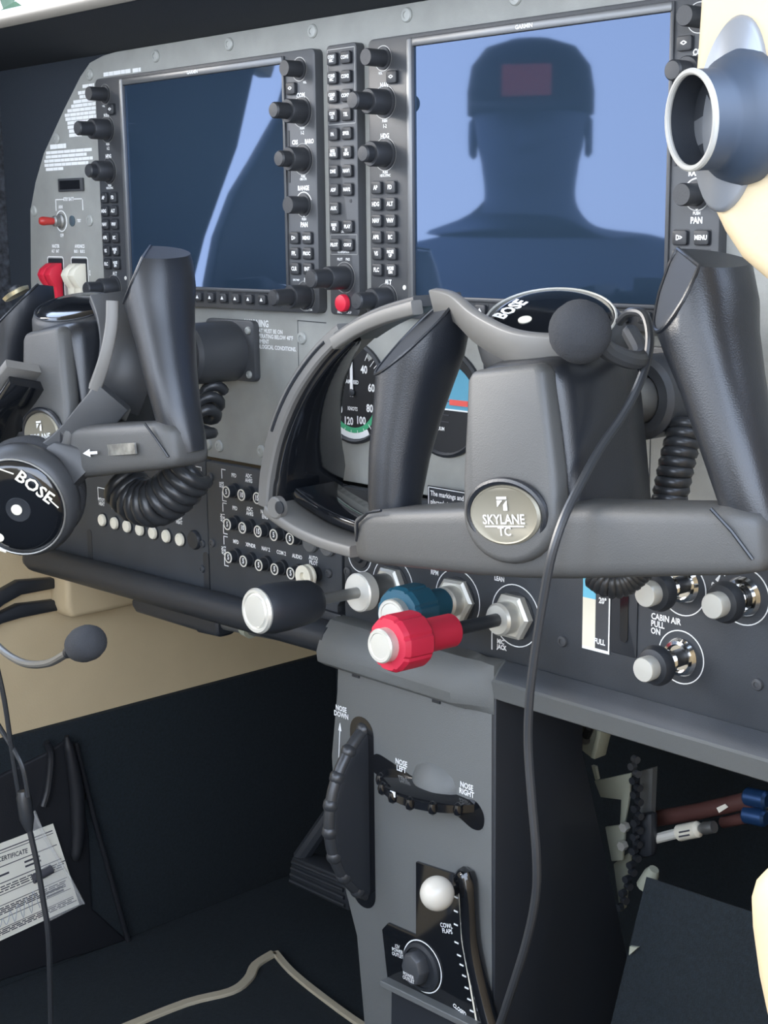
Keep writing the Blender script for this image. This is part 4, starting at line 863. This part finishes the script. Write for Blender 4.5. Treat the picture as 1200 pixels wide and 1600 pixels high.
part('sleeve_edge', MB().tube([bil(0.70, -0.14, 3), bil(0.74, -0.22, 4), bil(0.82, -0.22, 4), bil(0.86, 0.1, 3.5), bil(0.98, 0.62, 3), bil(1.03, 1.0, 3)], [1.2, 1.8, 1.8, 1.8, 1.6, 1.2], 8), 'clear', ct)
part('hanging_slot', MB().tube([bil(0.66, 0.50, 1.5), bil(0.85, 0.47, 1.5)], [5.2, 5.2], 12), 'ink', ct)

# ================================================================== footwell
fm = thing('floor_mat', 'black floor mat with tan bound edge in the left footwell', 'floor mat', AZ(420, 1560, ZF))
bp = catmull([AZ(u, v_, ZF + 4) for u, v_ in ((60, 1660), (180, 1612), (290, 1568), (360, 1550), (388, 1530), (400, 1508), (428, 1490))], 4)
bp2 = catmull([AZ(u, v_, ZF + 4) for u, v_ in ((430, 1489), (455, 1518), (500, 1555), (570, 1605), (640, 1640))], 4)
b = MB(); ring_ = [p for p in bp] + bp2[1:] ; b.loft([[V((p.x, p.y, ZF + 0.5)) for p in ring_], [V((p.x, p.y, ZF + 3)) for p in ring_]]); part('mat', b, 'carpet', fm)
part('binding', MB().strap(bp, (0, 0, 1), 5, 11), 'binding', fm); part('binding', MB().strap(bp2, (0, 0, 1), 5, 8), 'binding', fm)
rp = thing('rudder_pedal', 'dark ribbed rudder pedal half hidden behind the trim wheel', 'pedal', A(500, 1380, 180))
pdl = [A(455, 1338, 180), A(540, 1372, 180), A(545, 1425, 180), A(450, 1380, 180)]
b = MB(); b.loft([[p for p in pdl], [p + V((0, 25, 0)) for p in pdl]]); part('tread', b, 'black', rp, bevel=3)
for i in range(4): b = MB(); b.tube([pdl[0].lerp(pdl[3], 0.15 + 0.23 * i) + V((4, -1, 0)), pdl[1].lerp(pdl[2], 0.15 + 0.23 * i) + V((-4, -1, 0))], 2.2, 8); part('rib', b, 'black', rp)
part('arm', MB().tube([A(470, 1340, 190), A(505, 1290, 200), A(540, 1240, 220)], 9, 10), 'black', rp)
def flat(name, px, Y, th, m, lab, cat, grp=None): return tag(part(name, MB().prism(PX(px, Y), Y, Y + th), m, None, bevel=1.0), lab, cat, grp)
b1 = thing('support_bracket', 'pale olive riveted bracket high in the right footwell behind the cord', 'bracket', A(915, 1130, 120))
part('plate', MB().prism(PX([(860, 1090), (944, 1112), (926, 1186), (905, 1170)], 120), 120, 124), 'olive', b1, bevel=0.8)
part('flange', MB().prism(PX([(940, 1110), (947, 1113), (929, 1187), (922, 1184)], 110), 110, 124), 'olive', b1, bevel=0.8)
for u, v_ in ((925, 1120), (915, 1155)): part('rivet', MB().lathe([(4.5, 0), (4, 2), (1, 3.4)], A(u, v_, 119), n=14), 'steel', b1)
part('clip', MB().tube([A(924, 1125, 116), A(921, 1138, 114), A(916, 1150, 116)], 3.5, 8), 'black', b1)
b2 = thing('rudder_bracket', 'olive metal channel standing beside the dark pedestal side', 'bracket', A(955, 1300, 150))
part('upper_plate', MB().prism(PX([(928, 1220), (985, 1208), (983, 1245), (975, 1290), (968, 1292), (970, 1250), (938, 1246)], 150), 150, 153), 'olive', b2, bevel=0.8)
part('lower_plate', MB().prism(PX([(945, 1292), (977, 1288), (972, 1345), (955, 1346)], 145), 145, 148), 'olive', b2, bevel=0.8)
part('foot', MB().prism(PX([(958, 1350), (985, 1330), (975, 1420), (968, 1425)], 160), 160, 164), 'olive', b2, bevel=0.8)
for u, v_ in ((979, 1291), (976, 1320)): part('bolt', MB().lathe([(4, 0), (4, 5)], A(u, v_, 142), n=6), 'satin', b2)
part('strip', MB().prism(PX([(924, 1196), (930, 1198), (934, 1218), (930, 1219)], 140), 140, 143), 'olive', b2)
chn = thing('drive_chain', 'dark hanging roller chain in the right footwell', 'chain', A(995, 1300, 135))
for i in range(22): 
    p = A(990 + 6 * math.sin(i * 0.2) - (0 if i < 14 else (i - 14) * 2), 1185 + i * 11, 135); part('link', MB().lathe([(3.0, 0), (3.0, 5)], p, (0, -1, 0) if i % 2 else (1, -0.3, 0), n=10), 'black' if i > 2 else 'bezel', chn)
part('chain_guard', MB().prism(PX([(1000, 1205), (1020, 1200), (1016, 1290), (1000, 1300)], 150), 150, 156), 'pedestal', chn)
part('sprocket', MB().prism(PX([(985, 1275), (1018, 1270), (1018, 1340), (985, 1345)], 140), 140, 150), 'black', chn, bevel=4)
ct_ = thing('control_tube', 'dark brown tube crossing the right footwell to blue fittings', 'tube', A(1100, 1260, 170))
part('tube', MB().tube([A(1010, 1282, 175), A(1090, 1268, 172), A(1180, 1248, 170)], 6.5, 14), 'brown', ct_)
part('sticker', MB().prism(PX([(1120, 1262), (1133, 1256), (1138, 1261), (1124, 1270)], 163), 162.5, 163.2), 'paper', ct_)
for u, v_ in ((1182, 1247), (1180, 1275)): part('fitting', MB().lathe([(5, -10), (7, -8), (7, 8), (5, 10)], A(u, v_, 168), (1, 0, 0.1), n=12), mat('blue_anodised%d' % v_, (0.02, 0.06, 0.16), 0.35, metal=0.5), ct_)
part('lower_tube', MB().tube([A(1130, 1285, 176), A(1180, 1275, 170)], 4.5, 12), 'brown', ct_)
flat('fitting_plate', [(1172, 1234), (1200, 1240), (1215, 1245), (1215, 1290), (1188, 1288), (1184, 1262)], 176, 4, 'olive', 'pale olive mounting plate behind the blue pipe fittings', 'plate')
tb = thing('turnbuckle', 'white turnbuckle barrel and cable end below the brown tube', 'turnbuckle', A(1060, 1302, 150))
q = [A(1018, 1312, 150), A(1058, 1302, 150), A(1094, 1295, 150), A(1116, 1292, 150)]
part('rod_end', MB().tube([q[0], q[1]], 4.0, 10), 'silver', tb); part('barrel', MB().tube([q[1], q[1].lerp(q[2], 0.1), q[1].lerp(q[2], 0.9), q[2]], [4, 6.4, 6.4, 4], 14), 'cream', tb); part('terminal', MB().tube([q[2], q[2].lerp(q[3], 0.3), q[3]], [3, 5, 4.6], 12), 'steel', tb)
for dz in (1.5, -2): part('slot_mark', MB().tube([q[1].lerp(q[2], 0.3) + V((0, -6.2, dz)), q[1].lerp(q[2], 0.75) + V((0, -6.2, dz))], 0.7, 6), 'ink', tb)
structure('trim_6', MB().add([tuple(A(u, v_, 60)) for u, v_ in ((1010, 1370), (1220, 1440), (1260, 1700), (930, 1700))] + [tuple(A(u, v_, 60) + V((0, 8, -4))) for u, v_ in ((1010, 1370), (1220, 1440), (1260, 1700), (930, 1700))], [(0, 1, 2, 3), (7, 6, 5, 4), (0, 4, 5, 1), (1, 5, 6, 2), (2, 6, 7, 3), (3, 7, 4, 0)]), 'carpet')
tag(part('heel_clip', MB().prism(PX([(985, 1478), (998, 1480), (984, 1492)], 58), 57, 59.5), 'olive', None), 'tiny pale metal tab at the pedestal foot in right footwell', 'tab')
tag(part('duct_stub', MB().tube([A(1008, 1385, 120), A(1018, 1365, 120), A(1022, 1358, 120)], [7, 6, 4], 12), 'olive', None), 'small pale olive stub below the chain in right footwell', 'stub')
# ================================================================== outside, seen through the opening and in the screens
HC = V((-304, -926, 7))   # head centre
pe = thing('person', 'person in grey shirt and dark cap with red badge, reflected in the right screen', 'person', (-304, -926, -1870))
def bones(P, E_, m_, name, parent, sub=2):
    me = bpy.data.meshes.new(name); me.from_pydata([(V(p[:3]) - WO[parent]) * MM for p in P], E_, [])
    o = bpy.data.objects.new(name, me); COL.objects.link(o); o.parent = parent; WO[o] = WO[parent]; me.materials.append(M[m_])
    sk = o.modifiers.new('skin', 'SKIN'); sk.use_smooth_shade = True; ss = o.modifiers.new('sub', 'SUBSURF'); ss.levels = sub; ss.render_levels = sub
    for v_, p in zip(me.skin_vertices[0].data, P): v_.radius = (p[3] * MM, p[4] * MM); v_.use_root = False
    me.skin_vertices[0].data[0].use_root = True
    return o
x, y, z = HC; fx, fy = 0.62, 0.78   # looking towards the panel
sx_, sy_ = fy, -fx                    # to his right
def pp_(s_, f_, h, r1, r2=None): return (x + sx_ * s_ + fx * f_, y + sy_ * s_ + fy * f_, z + h, r1, r2 or r1)
P = [pp_(0, -30, -800, 150, 120), pp_(0, -30, -620, 150, 115), pp_(0, -20, -380, 185, 130), pp_(0, -25, -225, 175, 112), pp_(0, -20, -150, 95, 80), pp_(0, -5, -105, 66, 64), pp_(0, 5, -60, 78, 88), pp_(0, 0, 0, 80, 98), pp_(0, -8, 60, 76, 92), pp_(0, -8, 95, 45, 55)]
E_ = [(i, i + 1) for i in range(9)]
for s_ in (-1, 1):
    k = len(P); P += [pp_(s_ * 185, -25, -225, 80), pp_(s_ * 245, -10, -390, 60), pp_(s_ * 245, 40, -560, 44), pp_(s_ * 180, 190, -480, 34), pp_(s_ * 110, 260, -400, 30, 22), pp_(s_ * 80, 285, -350, 24, 14)]
    E_ += [(3, k)] + [(k + i, k + i + 1) for i in range(5)]
    hb = k + 5
    for q_, ln in ((-24, 62), (-8, 74), (8, 78), (24, 70)):
        f0 = len(P); P += [pp_(s_ * (80 + q_), 295, -318, 9), pp_(s_ * (78 + q_), 300, -318 + ln * 0.5, 8.5), pp_(s_ * (72 + q_), 284, -318 + ln, 7.5)]; E_ += [(hb, f0), (f0, f0 + 1), (f0 + 1, f0 + 2)]
    f0 = len(P); P += [pp_(s_ * 48, 275, -352, 10), pp_(s_ * 34, 272, -325, 8.5)]; E_ += [(hb, f0), (f0, f0 + 1)]
    k = len(P); P += [pp_(s_ * 95, -30, -880, 95), pp_(s_ * 105, -10, -1300, 70), pp_(s_ * 110, -35, -1760, 50), pp_(s_ * 115, 60, -1835, 42, 32)]
    E_ += [(0, k), (k, k + 1), (k + 1, k + 2), (k + 2, k + 3)]
body = bones(P, E_, 'shirt', 'body', pe)
def on_head(s_, f_, h): return V(pp_(s_, f_, h, 0)[:3])
SX, FX, UZ = V((sx_, sy_, 0)), V((fx, fy, 0)), V((0, 0, 1))
hb_ = MB(); hb_.m = 1
hb_.sweep([(on_head(0, -2, h), SX, FX, a, c, 2.2) for h, a, c in ((-118, 30, 38), (-100, 52, 66), (-70, 66, 86), (-30, 76, 98), (10, 82, 104), (30, 82, 104))], 28)
hb_.sweep([(on_head(0, 96, 5), SX, FX, 8, 8, 2), (on_head(0, 106, -20), SX, FX, 12, 14, 2), (on_head(0, 98, -36), SX, FX, 15, 10, 2)], 14)
for s_ in (-1, 1):
    hb_.lathe([(24, -5), (28, 0), (22, 6), (10, 3)], on_head(s_ * 84, -8, -14), SX * s_, n=18, rx=0.7, ry=1.1)
    hb_.m = 2; hb_.lathe([(9, 0), (6, 3), (1, 4)], on_head(s_ * 32, 92, 6), FX, n=14); hb_.m = 1
hb_.m = 3; hb_.sweep([(on_head(s_, 88 - abs(s_) * 0.3, -68), FX, UZ, 4, 4, 2) for s_ in (-24, -10, 10, 24)], 10)
# one mesh for the whole figure
dg = bpy.context.evaluated_depsgraph_get(); bm = bmesh.new(); tmp = bpy.data.meshes.new_from_object(body.evaluated_get(dg)); bm.from_mesh(tmp)
for f_ in bm.faces: f_.material_index = 4 if f_.calc_center_median().z * 1000 + WO[pe].z < z - 850 else 0
vs_ = [bm.verts.new((p - WO[pe]) * MM) for p in hb_.v]
for f_, mi in zip(hb_.f, hb_.mi):
    nf = bm.faces.new([vs_[q_] for q_ in f_]); nf.material_index = mi; nf.smooth = True
bmesh.ops.recalc_face_normals(bm, faces=bm.faces)
me_ = bpy.data.meshes.new('body'); bm.to_mesh(me_); bm.free(); old = body.data; body.modifiers.clear(); body.data = me_
bpy.data.meshes.remove(tmp); bpy.data.meshes.remove(old); me_.materials.clear()
for n_ in ('shirt', 'skin', 'ink'): me_.materials.append(M[n_])
me_.materials.append(mat('lips', (0.25, 0.10, 0.09), 0.5)); me_.materials.append(M['trouser'])
b = MB(); b.sweep([(on_head(0, -4, h), V((sx_, sy_, 0)), V((fx, fy, 0)), a, c, 2.2) for h, a, c in ((18, 92, 112), (50, 92, 112), (85, 86, 104), (110, 66, 80), (122, 30, 36))], 28)
cp = part('cap', b, 'cap', pe, ang=80)
part('brim', MB().sweep([(on_head(0, f_, h), V((sx_, sy_, 0)), V((0, 0, 1)), a, 4, 2.2) for f_, h, a in ((70, 30, 84), (110, 26, 80), (150, 18, 66), (172, 12, 30))], 20), 'cap', cp, ang=80)
part('cap_badge', MB().prism([(-34, 30), (34, 30), (34, 72), (-34, 72)], -2, 3), 'dred', cp, o=(0, 0, 0), xf=Matrix.Translation(on_head(0, 106, 6)) @ Matrix.Rotation(math.atan2(-sy_, -sx_) + 0, 4, 'Z'))

# tree beyond the windscreen, at the upper left corner
tr = thing('tree', 'green leafy tree outside at the upper left corner above the glareshield', 'tree', (-13500, 7600, -1870))
part('trunk', MB().tube([(-13500, 7600, -1870), (-13450, 7600, 0), (-13500, 7650, 1500)], [220, 170, 120], 10), 'brown', tr)
b = MB()
for i in range(420):
    a = random.uniform(0, 2 * PI); h = random.uniform(0, 3600); r = 2600 * math.sqrt(random.random()) * math.sin(PI * (0.15 + 0.8 * h / 3600))
    c = V((-13500 + r * math.cos(a), 7600 + r * math.sin(a), 700 + h)); n_ = V((random.gauss(0, 1), random.gauss(0, 1), random.gauss(0, 1))).normalized(); u, w_, q_ = basis(n_)
    l = random.uniform(160, 330); b.add([c - u * l, c - w_ * l * 0.6, c + u * l, c + w_ * l * 0.6], [(0, 1, 2, 3)])
tag(part('foliage', b, 'leaf', tr), None, None, kind='stuff')
